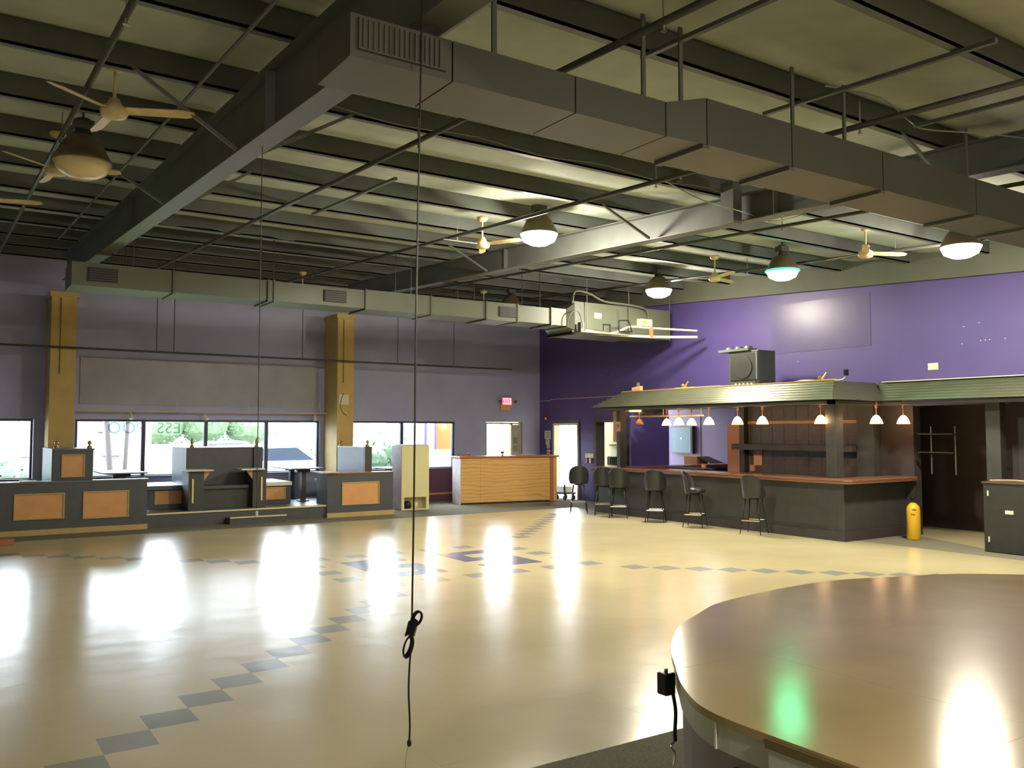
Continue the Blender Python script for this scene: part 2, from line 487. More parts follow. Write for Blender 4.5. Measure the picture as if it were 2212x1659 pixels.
# --- ceiling: sagging insulation between purlins
PY = [-3.75 + 1.4*k for k in range(17) if -3.75+1.4*k < 20]
PY = [3.25+1.4*k for k in range(-6, 13)]
bm = nb()
ys_ = []
edges = [YB] + PY + [YW+0.2]
prof = []
for a, b in zip(edges, edges[1:]):
    for k in range(8):
        t = k/8.0; y = a+(b-a)*t
        prof.append((y, zroof(y)-0.085*(1-(2*t-1)**2)**0.6))
prof.append((YW+0.2, zroof(YW+0.2)))
xs_ = [XL-0.2, -0.5, 2.2, 5.2, 8.28, 11.4, XG+0.2]
rows = [[bm.verts.new((x, y, z)) for y, z in prof] for x in xs_]
top = [[bm.verts.new((x, y, zroof(y)+0.15)) for y, z in prof] for x in (xs_[0], xs_[-1])]
for A, B in zip(rows, rows[1:]):
    for i in range(len(prof)-1): bm.faces.new((A[i], A[i+1], B[i+1], B[i]))
for i in range(len(prof)-1): bm.faces.new((top[0][i], top[1][i], top[1][i+1], top[0][i+1]))
ceiling = struct('ceiling', bm, 'insul', smooth=True)
# purlins: Z sections, one per bay
def purlin_bm(x0, x1, y):
    bm = nb(); z = zpur(y)
    box(bm, x0, x1, y-0.004, y+0.004, z, z+0.215)
    box(bm, x0, x1, y-0.004, y+0.07, z, z+0.006)
    box(bm, x0, x1, y-0.004, y+0.006, z, z+0.022)
    box(bm, x0, x1, y-0.07, y+0.004, z+0.21, z+0.216)
    return bm
for y in PY:
    for x0, x1 in ((XL, 2.2), (2.2, 8.28), (8.28, XG-0.15)):
        if y < 2 and x0 > 5: continue
        obj('purlin', purlin_bm(x0-0.001, x1+0.001, y), 'beam', ceiling)

bm = nb(); box(bm, 1.13, 1.24, 6.028, 6.045, zpur(6.05)+0.07, zpur(6.05)+0.14)
obj('pale_patch', bm, 'white', ceiling)  # small white patch on the purlin face
# --- steel frames: web, flanges, column
def frame(xc, name, label, a, b, zt0):
    t = thing(name, label, 'steel frame', (xc, YW-0.6, 0))
    def zb(y): return a+b*y
    bm = nb()
    y0, y1 = YB+0.05, YW-0.95
    hexa(bm, [(xc-0.01, y0, zb(y0)), (xc-0.01, y1, zb(y1)), (xc-0.01, y1, zpur(y1)-0.01), (xc-0.01, y0, zpur(y0)-0.01)],
         [(xc+0.01, y0, zb(y0)), (xc+0.01, y1, zb(y1)), (xc+0.01, y1, zpur(y1)-0.01), (xc+0.01, y0, zpur(y0)-0.01)])
    obj('beam_web', bm, 'beam', t)
    for nm, f, mm in (('bottom_flange', lambda y: zb(y)-0.012, 'flange'), ('top_flange', lambda y: zpur(y)-0.016, 'beam')):
        bm = nb()
        hexa(bm, [(xc-0.1, y0, f(y0)), (xc-0.1, y1, f(y1)), (xc+0.1, y1, f(y1)), (xc+0.1, y0, f(y0))],
             [(xc-0.1, y0, f(y0)+0.012), (xc-0.1, y1, f(y1)+0.012), (xc+0.1, y1, f(y1)+0.012), (xc+0.1, y0, f(y0)+0.012)])
        obj(nm, bm, mm, t)
    for yy in (6.7, 12.5):     # stiffener and bolts
        bm = nb(); box(bm, xc-0.09, xc+0.09, yy, yy+0.012, zb(yy), zpur(yy)-0.02)
        obj('stiffener_plate', bm, 'beam', t)
    return t, zb
frame(2.22, 'steel_frame', 'dark tapered steel roof beam crossing the upper left of the hall', 3.86, 0.053, 0)
frame(8.28, 'steel_frame', 'long dark steel roof beam crossing mid-hall above the lit round lamps', 4.10, 0.045, 0)
bm = nb(); box(bm, 8.03, 8.18, 7.18, 7.38, 4.38, 4.9)
obj('bracket_box', bm, 'beam', bpy.data.objects['steel_frame.001'])
# flange braces (thin angles from purlins down to beam flange), each with its own place
braces = [((1.28, 7.45), (2.12, 7.45), 'left of the near beam above the ceiling fan'), ((1.22, 10.25), (2.12, 10.25), 'left of the near beam beyond the dark bell lamp'),
          ((3.2, 7.45), (2.32, 7.45), 'right of the near beam by the first outlet'), ((3.1, 10.25), (2.32, 10.25), 'right of the near beam by the second outlet'),
          ((7.35, 8.85), (8.18, 8.85), 'beside the mid-hall beam right of the brightest lamp'), ((7.4, 13.05), (8.18, 13.05), 'beside the mid-hall beam above the far fan'),
          ((7.5, 4.65), (8.18, 4.65), 'behind the big duct at upper right')]
for (xa, ya), (xb, yb), lb in braces:
    zb = (3.86+0.053*yb) if xb < 5 else (4.10+0.045*yb)
    bm = nb()
    tube(bm, (xa, ya+0.01, zpur(ya)+0.03), (xb, yb-0.02, zb+0.01), 0.022, n=4)
    tag(obj('flange_brace', bm, 'beam'), 'thin steel flange brace ' + lb, 'brace')

# --- ochre column covers on the window wall
def column(x0, x1, name, label, zc):
    t = thing(name, label, 'column', ((x0+x1)/2, 19.55, 0))
    bm = nb()
    prism(bm, [(x0, 19.58), (x1, 19.58), (x1, YW-0.005), (x0, YW-0.005)], 0.0, zc-0.1)
    obj('shaft', bm, 'ochre', t)
    bm = nb(); prism(bm, [(x0-0.035, 19.54), (x1+0.035, 19.54), (x1+0.035, YW-0.005), (x0-0.035, YW-0.005)], zc-0.1, zc)
    obj('cap', bm, 'ochre', t)
    bm = nb(); tube(bm, ((x0+x1)/2-0.06, 19.565, 3.0), ((x0+x1)/2-0.06, 19.565, zc-0.12), 0.008)
    obj('conduit', bm, 'olive', t)
    return t
c1 = column(1.97, 2.43, 'column', 'ochre boxed column behind the left booth divider, leftmost', 4.66)
c2 = column(8.07, 8.49, 'column', 'ochre boxed column right of the booths with a pale wall plate', 4.66)
bm = nb(); box(bm, 8.10, 8.36, 19.555, 19.575, 2.48, 2.72)
obj('wall_plate', bm, 'offwhite', c2)
bm = nb(); path(bm, smooth_pts([(8.22, 19.55, 2.75), (8.16, 19.545, 2.6), (8.14, 19.545, 2.45), (8.2, 19.545, 2.3), (8.3, 19.545, 2.22)]), 0.006)
obj('dangling_wire', bm, 'blackmetal', c2)

# --- windows
def window(name, x0, x1, mull, label=None):
    bm = nb(); f = 0.045
    yy0, yy1 = YW+0.06, YW+0.14
    box(bm, x0, x1, yy0, yy1, ZS, ZS+f); box(bm, x0, x1, yy0, yy1, ZH-f, ZH)
    box(bm, x0, x0+f, yy0, yy1, ZS+f, ZH-f); box(bm, x1-f, x1, yy0, yy1, ZS+f, ZH-f)
    fr = struct(name, bm, 'aluminium')
    for mx in mull:
        bm = nb(); box(bm, mx-0.04, mx+0.04, yy0, yy1, ZS+f, ZH-f)
        obj('mullion', bm, 'aluminium', fr)
    es = [x0+f]+[v for mx in mull for v in (mx-0.04, mx+0.04)]+[x1-f]
    for a, b in zip(es[0::2], es[1::2]):
        bm = nb(); box(bm, a, b, YW+0.098, YW+0.104, ZS+f, ZH-f)
        obj('pane', bm, 'glass', fr)
    bm = nb(); box(bm, x0+0.005, x1-0.005, YW-0.06, YW+0.055, ZS+0.002, ZS+0.022)
    obj('window_sill', bm, 'booth_side', fr)
    return fr
window('window_1', -3.19, 1.78, [-1.6, 0.0])
window('window_2', 2.56, 7.96, [3.92, 5.26, 6.66])
lt_m = bpy.data.materials.new('frosted_lettering'); lt_m.use_nodes = True
_n = lt_m.node_tree; _n.nodes.clear(); _o = _n.nodes.new('ShaderNodeOutputMaterial'); _t = _n.nodes.new('ShaderNodeBsdfTransparent'); _t.inputs[0].default_value = (0.62, 0.66, 0.74, 1); _n.links.new(_t.outputs[0], _o.inputs[0])
def text_mesh(body, size, m, extrude=0.001):
    cu = bpy.data.curves.new('text', 'FONT'); cu.body = body; cu.size = size; cu.extrude = extrude; cu.space_character = 1.1
    tmp = bpy.data.objects.new('text_curve', cu); COL.objects.link(tmp); bpy.context.view_layer.update()
    me = bpy.data.meshes.new_from_object(tmp); bpy.data.objects.remove(tmp)
    me.materials.clear(); me.materials.append(m); return me
o = bpy.data.objects.new('mirrored_lettering', text_mesh('ESS  POOL', 0.36, lt_m)); COL.objects.link(o)
o.parent = bpy.data.objects['window_2']; o.location = (4.72, YW+0.092, 1.80); o.rotation_euler = (PI/2, 0, 0); o.scale = (-0.95, 1, 1)
window('window_3', 8.76, 11.79, [10.23])

# --- glass entrance door with side light
bm = nb()
box(bm, 12.79, 12.84, YW+0.05, YW+0.15, 0, 2.09); box(bm, 13.64, 13.70, YW+0.05, YW+0.15, 0, 2.09); box(bm, 13.93, 13.98, YW+0.05, YW+0.15, 0, 2.09)
box(bm, 12.84, 13.93, YW+0.05, YW+0.15, 2.04, 2.09)
d1 = struct('door_1', bm, 'trimw')
bm = nb(); box(bm, 12.85, 13.63, YW+0.09, YW+0.1, 0.25, 2.03); obj('pane', bm, 'glass', d1)
bm = nb(); box(bm, 12.85, 13.63, YW+0.08, YW+0.11, 0.01, 0.24); obj('kick_plate', bm, 'aluminium', d1)
bm = nb(); box(bm, 13.705, 13.925, YW+0.08, YW+0.1, 0.01, 2.03); obj('side_panel', bm, 'navy', d1)
for z in (1.28, 1.5):
    bm = nb(); box(bm, 13.74, 13.88, YW+0.074, YW+0.079, z, z+0.17); obj('notice_sheet', bm, 'booth_side', d1)
bm = nb(); path(bm, [(12.9, YW+0.09, 1.22), (12.9, YW+0.03, 1.22), (12.9, YW+0.03, 1.1), (12.9, YW+0.09, 1.1)], 0.009)
obj('door_handle', bm, 'aluminium', d1)

# --- side door on the gable wall, standing ajar
bm = nb()
box(bm, XG-0.02, XG+0.16, gy['d0']+0.001, gy['d0']+0.06, 0, 2.069); box(bm, XG-0.02, XG+0.16, gy['d1']-0.06, gy['d1']-0.001, 0, 2.069)
box(bm, XG-0.02, XG+0.16, gy['d0']+0.06, gy['d1']-0.06, 2.01, 2.069)
d2 = struct('door_2', bm, 'white')
bm = nb(); box(bm, XG+0.20, XG+0.24, gy['d0']+0.07, gy['d0']+0.95, 0.01, 2.0)
rot(bm, -1.25, 'Z', (XG+0.2, gy['d0']+0.07, 0))
obj('door_leaf', bm, 'cream2', d2)
bm = nb(); box(bm, XG-0.035, XG-0.022, gy['d0']-0.04, gy['d0']+0.0, 0, 2.1); box(bm, XG-0.035, XG-0.022, gy['d1'], gy['d1']+0.035, 0, 2.1); box(bm, XG-0.035, XG-0.022, gy['d0']-0.04, gy['d1']+0.035, 2.1, 2.14)
obj('door_casing', bm, 'olive', d2)
# --- black-cased doorway to the corridor
bm = nb()
e0, e1 = gy['e0'], gy['e1']
box(bm, XG-0.05, XG+WT+0.02, e1-0.001, e1+0.09, 0, 2.2); box(bm, XG-0.05, XG+WT+0.02, e0-0.1, e0+0.001, 0, 2.2); box(bm, XG-0.05, XG+WT+0.02, e0, e1, 2.08, 2.2)
struct('trim_1', bm, 'black')

# --- bar annex and corridor behind the gable wall
wallbox('wall_annex_back', 'purple', [(17.5, 17.7, 11.4, 20.35, 0, 2.6)])
wallbox('wall_annex_side', 'purple', [(XG+WT, 17.5, 11.2, 11.4, 0, 2.6)])
wallbox('wall_corridor', 'cream2', [(15.8, 15.95, 16.7, 20.3, 0, 2.6)])
wallbox('wall_partition', 'purple', [(XG+WT, 15.95, 16.55, 16.65, 0, 2.6)])
wallbox('trim_2', 'blackwall', [(XG+WT, 18, 11.2, 18.45, 2.6, 2.7)])
for yy, z0 in ((19.0, 0), (18.15, 0), (16.9, 1.0), (19.55, 0)):
    bm = nb(); box(bm, 17.488, 17.499, yy, yy+0.02, z0, 2.3)
    obj('panel_joint', bm, 'blackwall', bpy.data.objects['wall_annex_back'])
wallbox('wall_store_back', 'storewall', [(16.2, 16.3, 4.5, 11.1, -0.1, 2.6), (XG+WT, 16.2, 11.0, 11.1, -0.1, 2.6), (XG+WT, 16.2, 4.4, 4.5, -0.1, 2.6)])
wallbox('trim_3', 'blackwall', [(XG+WT, 17.7, 4.4, 11.1, 2.6, 2.7)])
bm = nb(); prism(bm, [(13.85, 7.35), (16.1, 7.35), (16.1, 9.6), (15.6, 10.2), (14.95, 9.02), (14.55, 8.86), (14.3, 8.3)], 0.0031, 0.006)
obj('pale_floor_sheet', bm, 'vct', floor)

# ================================================================== OVERHEAD
# --- long ventilation duct to the air handler
dt = thing('ventilation_duct', 'long grey-green rectangular ceiling duct running in front of the window wall', 'duct', (6.5, 15, 4.1))
sx = [1.72, 3.2, 4.75, 4.85, 6.55, 7.9, 9.15, 9.9, 10.75, 11.15]
for i, (a, b) in enumerate(zip(sx, sx[1:])):
    g = 0.0
    f = 0.0 if i % 2 else 0.012
    bm = nb(); box(bm, a+0.004, b-0.004, 14.62-f, 15.36, 4.085-f, 4.42+f)
    obj('duct_section', bm, 'duct', dt)
for a in sx[1:-1]:
    bm = nb(); box(bm, a-0.014, a+0.014, 14.585, 15.38, 4.055, 4.07); box(bm, a-0.014, a+0.014, 14.585, 14.605, 4.07, 4.44)
    obj('joint_flange', bm, 'duct_dark', dt)
bm = nb(); hexa(bm, [(11.15, 14.60, 4.05), (11.15, 15.38, 4.05), (11.15, 15.38, 4.43), (11.15, 14.60, 4.43)], [(11.295, 14.5, 3.99), (11.295, 15.48, 3.99), (11.295, 15.48, 4.56), (11.295, 14.5, 4.56)])
obj('transition', bm, 'duct', dt)
for xg_ in (1.95, 5.75, 9.45):
    g_ = nb(); box(g_, xg_, xg_+0.42, 14.585, 14.605, 4.15, 4.36)
    gr = obj('grille', g_, 'grille', dt)
    for k in range(5):
        s_ = nb(); box(s_, xg_+0.02, xg_+0.40, 14.575, 14.583, 4.17+k*0.038, 4.18+k*0.038)
        obj('slat', s_, 'duct_dark', gr)
for a in (2.6, 4.85, 7.5, 8.9, 10.5):
    for yy in (14.66, 15.32):
        bm = nb(); tube(bm, (a, yy, 4.43), (a, yy, zroof(yy)-0.05), 0.008, n=6)
        obj('hanger_rod', bm, 'pipe', dt)
# --- big duct crossing under the beams near the camera
bd = thing('main_supply_duct', 'massive dark supply duct crossing the top of the hall toward upper right', 'duct', (5, 4.2, 3.78))
def bigsec(x0, x1, y0, y1, z0, z1):
    bm = nb(); box(bm, x0, x1, y0, y1, z0, z1); return obj('duct_section', bm, 'duct_dark', bd)
bd0 = 4.10; bd1 = 4.56
for x0, x1 in ((1.74, 2.34), (2.35, 3.2), (3.21, 3.95)):
    bigsec(x0, x1, bd0, bd1, 3.78, 4.01)
bm = nb(); hexa(bm, [(3.96, bd0, 3.78), (3.96, bd1, 3.78), (3.96, bd1, 4.01), (3.96, bd0, 4.01)], [(4.3, bd0-0.03, 3.78), (4.3, bd1, 3.78), (4.3, bd1, 4.1), (4.3, bd0-0.03, 4.1)])
obj('transition', bm, 'duct_dark', bd)
for x0, x1 in ((4.31, 5.18), (5.19, 6.3), (6.31, 7.7), (7.71, 8.6), (8.61, 10.4), (10.41, 12.2)):
    bigsec(x0, x1, bd0-0.03, bd1, 3.78, 4.1)
for xx in (4.3, 5.185, 6.305, 7.7, 8.6, 10.4):
    bm = nb(); box(bm, xx-0.03, xx+0.03, bd0-0.025, bd1-0.01, 3.755, 3.779); obj('joint_flange', bm, 'beam', bd)
bm = nb(); box(bm, 1.78, 2.3, bd0-0.02, bd0-0.001, 3.82, 3.99)
lg = obj('louvre', bm, 'duct_dark', bd)
for k in range(16):
    bm = nb(); box(bm, 1.8+k*0.03, 1.806+k*0.03, bd0-0.03, bd0-0.021, 3.83, 3.98); obj('slat', bm, 'duct_dark', lg)
for xx in (2.75, 3.95, 4.3, 5.5, 6.15, 8.0):
    bm = nb(); box(bm, xx-0.016, xx+0.016, 4.30, 4.315, 4.0, zpur(4.65)+0.05); obj('hanger_strap', bm, 'beam', bd)

# --- sprinkler pipes running along the slope, each with heads and hangers
def pipe(x, y0, y1, r, label, m='pipe', heads=()):
    t = thing('sprinkler_pipe', label, 'pipe', (x, (y0+y1)/2, 4.25+0.05*(y0+y1)/2))
    bm = nb(); tube(bm, (x, y0, 4.22+0.05*y0), (x, y1, 4.22+0.05*y1), r, n=10); obj('pipe_run', bm, m, t, smooth=True)
    for yy in heads:
        bm = nb(); z = 4.22+0.05*yy
        tube(bm, (x, yy, z+r*0.6), (x, yy, z+0.22), 0.007, n=6)
        tube(bm, (x, yy, z-0.06), (x, yy, z-r*0.6), 0.01, n=6); tube(bm, (x, yy, z-0.065), (x, yy, z-0.06), 0.022, n=8)
        obj('sprinkler_head', bm, 'pipe_hi', t)
pipe(0.97, 3.0, 19.0, 0.024, 'sprinkler pipe at far left passing behind the near ceiling fans', heads=(5.9, 9.2))
pipe(3.75, 3.0, 19.0, 0.026, 'sprinkler pipe between the near beam and the brightest lamp', 'pipe', heads=(7.2, 3.9))
pipe(6.5, 2.8, 19.0, 0.026, 'sprinkler pipe passing just behind the brightest lamp', 'pipe', heads=(6.9, 11.2, 4.4))
pipe(9.45, 3.0, 19.0, 0.024, 'sprinkler pipe beyond the mid-hall beam', 'pipe', heads=(7.6, 10.4))
pipe(12.2, 3.0, 19.0, 0.028, 'sprinkler pipe above the bar awning threading past the green lamp', 'pipe', heads=(7.7, 10.6))
bm = nb(); tube(bm, (1.78, 3.0, 4.36+0.15), (1.78, 17.0, 4.36+0.85), 0.016, n=6)
tag(obj('strut_rod', bm, 'beam'), 'thin dark rod running beside the near beam on its left', 'rod')
# dark stubs and unistrut between purlins
for x, y0, y1, lb in ((4.3, 3.2, 4.7, 'above the big duct at top centre'), (6.0, 3.0, 5.0, 'above the big duct at upper right'), (2.9, 4.4, 5.6, 'beside the near beam at top centre'),
                      (4.5, 9.2, 11.9, 'left of the brightest lamp'), (7.3, 3.1, 4.4, 'at the right edge behind the big duct')):
    bm = nb(); box(bm, x-0.02, x+0.02, y0, y1, zpur(y0)-0.04, zpur(y0)-0.01)
    for v in bm.verts: v.co.z += 0.05*(v.co.y-y0)
    tag(obj('strut_channel', bm, 'beam'), 'short dark steel strut channel under the purlins ' + lb, 'strut')
# cross pipe along the window wall
cp = thing('wall_pipe', 'thin horizontal pipe running across both ochre columns', 'pipe', (7, 19.45, 3.53))
bm = nb(); tube(bm, (XL+0.2, 19.46, 3.55), (13.0, 19.46, 3.50), 0.022, n=8); obj('pipe_run', bm, 'pipe', cp)
for x in (3.95, 4.3, 7.15, 9.6, 11.2):
    bm = nb(); tube(bm, (x, 19.46, 3.53), (x, 19.46, zroof(19.46)-0.1), 0.009, n=6); obj('drop_rod', bm, 'pipe', cp)
# surface conduits under purlins
for (x0, x1, y, lb) in ((2.4, 8.1, 7.40, 'sagging under the purlin nearest the big duct'), (2.4, 5.6, 14.4, 'above the grilles of the long duct'), (8.5, 13.9, 6.0, 'behind the big duct toward the bar')):
    bm = nb(); n = 24
    pts = [(x0+(x1-x0)*k/n, y-0.03, zpur(y)+0.02+0.025*math.sin(k*0.9)) for k in range(n+1)]
    path(bm, pts, 0.009, 6)
    tag(obj('conduit_cable', bm, 'flange'), 'thin grey electrical cable ' + lb, 'cable')
bm = nb(); path(bm, smooth_pts([(6.9, 7.2, 4.72), (7.6, 7.3, 4.62), (8.1, 7.1, 4.5), (8.5, 7.0, 4.42), (9.0, 7.0, 4.55), (9.4, 6.9, 4.72)]), 0.008)
tag(obj('conduit_cable', bm, 'pipe_hi'), 'white looped cable drooping over the mid-hall beam', 'cable')
bm = nb(); path(bm, smooth_pts([(5.9, 4.3, 4.62), (6.5, 4.2, 4.62), (6.9, 4.2, 4.5), (7.0, 4.1, 4.42), (7.6, 3.9, 4.44), (8.4, 3.8, 4.5)]), 0.007)
tag(obj('conduit_cable', bm, 'pipe_hi'), 'white looped cable at upper right behind the big duct', 'cable')

# purlin outlets
outs = [(2.92, 7.42, 'nearest the big duct'), (2.92, 10.22, 'second along the near beam'), (2.9, 13.02, 'third along the near beam'), (7.35, 7.42, 'left of the mid-hall beam'), (9.9, 3.22, 'far upper right')]
for x, y, lb in outs:
    t = thing('outlet_box', 'grey double outlet box on a purlin, ' + lb, 'outlet', (x, y, zpur(y)+0.1))
    bm = nb(); box(bm, x-0.04, x+0.04, y-0.04, y, zpur(y)+0.05, zpur(y)+0.17); obj('box', bm, 'flange', t)
    for dz in (0.085, 0.135):
        bm = nb(); tube(bm, (x, y-0.046, zpur(y)+dz), (x, y-0.041, zpur(y)+dz), 0.017, n=10); obj('socket', bm, 'offwhite', t)

# --- ceiling fans
def make_fan(label):
    t = thing('ceiling_fan', label, 'ceiling fan', (0, 0, 0), 0, 'ivory three-blade ceiling fans')
    bm = nb(); lathe(bm, [(0.0, 0.42), (0.075, 0.42), (0.085, 0.40), (0.06, 0.36), (0.02, 0.35), (0.0, 0.35)], n=20); obj('canopy', bm, 'fan', t, smooth=True)
    bm = nb(); tube(bm, (0, 0, 0.1), (0, 0, 0.36), 0.014, n=10); obj('down_rod', bm, 'fan', t)
    bm = nb(); lathe(bm, [(0, 0.13), (0.04, 0.12), (0.06, 0.07), (0.105, 0.04), (0.11, 0.0), (0.095, -0.03), (0.05, -0.045), (0, -0.045)], n=24); obj('motor_housing', bm, 'fan', t, smooth=True)
    for k in range(3):
        bm = nb()
        pr = [(0.10, -0.05), (0.55, -0.055), (0.635, -0.03), (0.64, 0.02), (0.56, 0.045), (0.10, 0.04)]
        a = [bm.verts.new((x, y, 0.018-0.28*y)) for x, y in pr]; b = [bm.verts.new((x, y, 0.026-0.28*y)) for x, y in pr]
        bm.faces.new(a[::-1]); bm.faces.new(b)
        for i in range(6): bm.faces.new((a[i], a[(i+1) % 6], b[(i+1) % 6], b[i]))
        rot(bm, k*2*PI/3)
        obj('blade', bm, 'fan', t)
    return t
fan0 = make_fan('ivory three-blade ceiling fan nearest the camera, above the dark bell lamp')
fans = [(1.19, 7.69, 4.47, -0.42, None),
        (1.04, 10.25, 4.6, -0.40, 'ivory ceiling fan below and left of the dark bell lamp'),
        (0.5, 12.6, 4.72, -0.3, 'ceiling fan cut by the left edge of the picture'),
        (6.6, 10.65, 4.54, 1.02, 'ivory ceiling fan just left of the brightest round lamp'),
        (11.47, 10.7, 4.53, 2.32, 'ivory ceiling fan between the far round lamp and the green lamp'),
        (11.3, 7.6, 4.42, 3.75, 'ivory ceiling fan right of the green lamp'),
        (6.6, 18.0, 4.86, 0.4, 'distant ceiling fan whose stem shows above the long duct, left one'),
        (11.2, 18.0, 4.86, 0.9, 'distant ceiling fan whose stem shows above the long duct, right one')]
for i, (x, y, z, rz, lb) in enumerate(fans):
    o = fan0 if i == 0 else dup(fan0, (x, y, z), rz, lb)
    o.location = (x, y, z); o.rotation_euler = (0, 0, rz)
    o['group'] = 'ivory ceiling fans'

# --- round high-bay lamps
def make_lamp(x, y, z, label, lens, scale=1.0):
    t = thing('high_bay_lamp', label, 'lamp', (x, y, z), 0, 'round high-bay lamps')
    s = scale
    bm = nb(); lathe(bm, [(0.265*s, 0.0), (0.275*s, 0.012), (0.25*s, 0.06), (0.19*s, 0.18), (0.12*s, 0.26), (0.10*s, 0.27), (0.10*s, 0.262), (0.18*s, 0.17), (0.24*s, 0.055), (0.262*s, 0.01)], x, y, z, 32)
    obj('reflector', bm, 'bell', t, smooth=True)
    bm = nb(); lathe(bm, [(0, -0.15*s), (0.12*s, -0.145*s), (0.22*s, -0.095*s), (0.262*s, -0.004), (0.255*s, 0.004), (0, 0.004)], x, y, z, 32)
    obj('lens', bm, lens, t, smooth=True)
    if lens == 'lens_g':
        bm = nb(); lathe(bm, [(0.27, -0.012), (0.285, 0.0), (0.278, 0.02), (0.262, 0.0)], x, y, z, 32); obj('added_glow_rim', bm, 'green_rim', t, smooth=True)  # added emissive ring carries the green glow around the lens
    bm = nb(); lathe(bm, [(0, 0.27), (0.085*s, 0.27), (0.085*s, 0.30), (0.07*s, 0.31), (0.07*s, 0.44), (0, 0.44)], x, y, z, 20)
    obj('ballast_housing', bm, 'grille', t)
    bm = nb(); box(bm, x-0.09*s, x+0.09*s, y-0.07, y+0.07, z+0.33, z+0.42); obj('ballast_box', bm, 'duct_dark', t)
    bm = nb(); tube(bm, (x, y, z+0.44), (x, y, zroof(y)-0.03), 0.015); obj('hook', bm, 'beam', t)
    return t
make_lamp(7.1, 9.93, 4.63, 'brightest lit round high-bay lamp, left of the mid-hall beam', 'lens')
make_lamp(12.2, 12.9, 4.70, 'lit round high-bay lamp above the air handler at far right of the duct', 'lens')
make_lamp(11.92, 6.53, 4.42, 'lit round high-bay lamp at the right edge above the purple wall', 'lens')
make_lamp(11.8, 9.5, 4.52, 'green-glowing round high-bay lamp between two ceiling fans', 'lens_g')
make_lamp(7.1, -2.2, 4.3, 'added fill lamp, unseen, out of frame behind the camera at right', 'lens')  # added out of view to brighten the foreground and stage
make_lamp(1.2, -3.0, 4.3, 'added fill lamp, unseen, out of frame straight behind the camera', 'lens')  # second added lamp, lifts the foreground brightness
make_lamp(1.18, 9.42, 4.50, 'unlit dull bell lamp between the two near left ceiling fans', 'lens_off')
make_lamp(11.6, 17.4, 4.86, 'unlit bell lamp half hidden above the long duct', 'lens_off')

# --- air handler with its piping
ah = thing('air_handler', 'grey-green suspended air handler cabinet at the end of the long duct', 'air conditioner', (12.8, 15, 4))
bm = nb(); box(bm, 11.36, 14.26, 14.72, 15.5, 3.965, 4.64); obj('cabinet', bm, 'duct', ah)
bm = nb(); box(bm, 11.30, 11.36, 14.6, 15.5, 3.9, 4.62); obj('flexible_collar', bm, 'blackwall', ah)
bm = nb(); box(bm, 12.0, 12.2, 14.71, 14.718, 4.31, 4.43); obj('rating_label', bm, 'paper', ah)
bm = nb(); box(bm, 12.66, 12.80, 14.705, 14.718, 4.13, 4.56); obj('access_slot', bm, 'beam', ah)
bm = nb(); box(bm, 12.685, 12.775, 14.69, 14.704, 4.17, 4.52); obj('slot_cover', bm, 'duct', ah)
bm = nb(); box(bm, 13.24, 13.6, 14.6, 14.718, 4.22, 4.38); sw = obj('isolator_switch', bm, 'offwhite', ah)
bm = nb(); tube(bm, (13.36, 14.575, 4.30), (13.36, 14.599, 4.30), 0.045, n=14); obj('switch_knob', bm, 'yellow', sw)
bm = nb(); path(bm, smooth_pts([(11.33, 14.62, 4.55), (11.4, 14.62, 4.83), (11.75, 14.6, 4.82), (12.2, 14.6, 4.68), (12.9, 14.6, 4.66), (13.4, 14.6, 4.6), (13.52, 14.65, 4.4)]), 0.022, 8); obj('flex_conduit', bm, 'duct', ah)
bm = nb(); path(bm, smooth_pts([(11.1, 14.5, 4.05), (11.15, 14.48, 4.3), (11.35, 14.48, 4.4), (11.48, 14.5, 4.2), (11.5, 14.5, 4.05)]), 0.014, 6); obj('hose_loop', bm, 'beam', ah)
bm = nb(); box(bm, 11.46, 11.56, 14.5, 14.62, 3.95, 4.17); obj('junction_box', bm, 'beam', ah)
bm = nb(); path(bm, smooth_pts([(11.6, 14.6, 3.98), (12.0, 14.5, 3.93), (12.4, 14.45, 4.0), (12.75, 14.4, 4.14), (13.2, 14.2, 4.12), (14.15, 13.75, 4.08)]), 0.022, 8); obj('drain_pipe', bm, 'cream', ah)
bm = nb(); path(bm, smooth_pts([(11.6, 14.55, 4.0), (12.1, 14.45, 3.95), (12.6, 14.35, 3.93), (13.3, 14.1, 3.92), (14.1, 13.7, 3.93)]), 0.03, 8); obj('insulated_pipe', bm, 'cream', ah)
bm = nb(); path(bm, [(12.35, 14.3, 4.0), (12.35, 14.3, 4.24), (12.62, 14.3, 4.26), (12.72, 14.3, 4.02), (12.35, 14.3, 4.0)], 0.018, 6)
path(bm, [(12.0, 14.4, 4.0), (12.0, 14.4, 4.14), (12.18, 14.4, 4.14), (12.2, 14.4, 4.0)], 0.02, 6); obj('gas_manifold', bm, 'blackmetal', ah)
bm = nb(); box(bm, 13.1, 13.16, 14.1, 14.16, 3.88, 4.12); obj('pipe_clamp', bm, 'copper', ah)
for a, b in ((11.75, 14.66), (12.95, 14.66), (14.2, 14.66)):
    bm = nb(); tube(bm, (a, b, 3.93), (a, b, zroof(b)-0.06), 0.009, n=6); obj('hanger_rod', bm, 'duct', ah)
bm = nb(); box(bm, 11.3, 13.2, 14.3, 15.5, 3.925, 3.955); obj('drip_tray', bm, 'flange', ah)

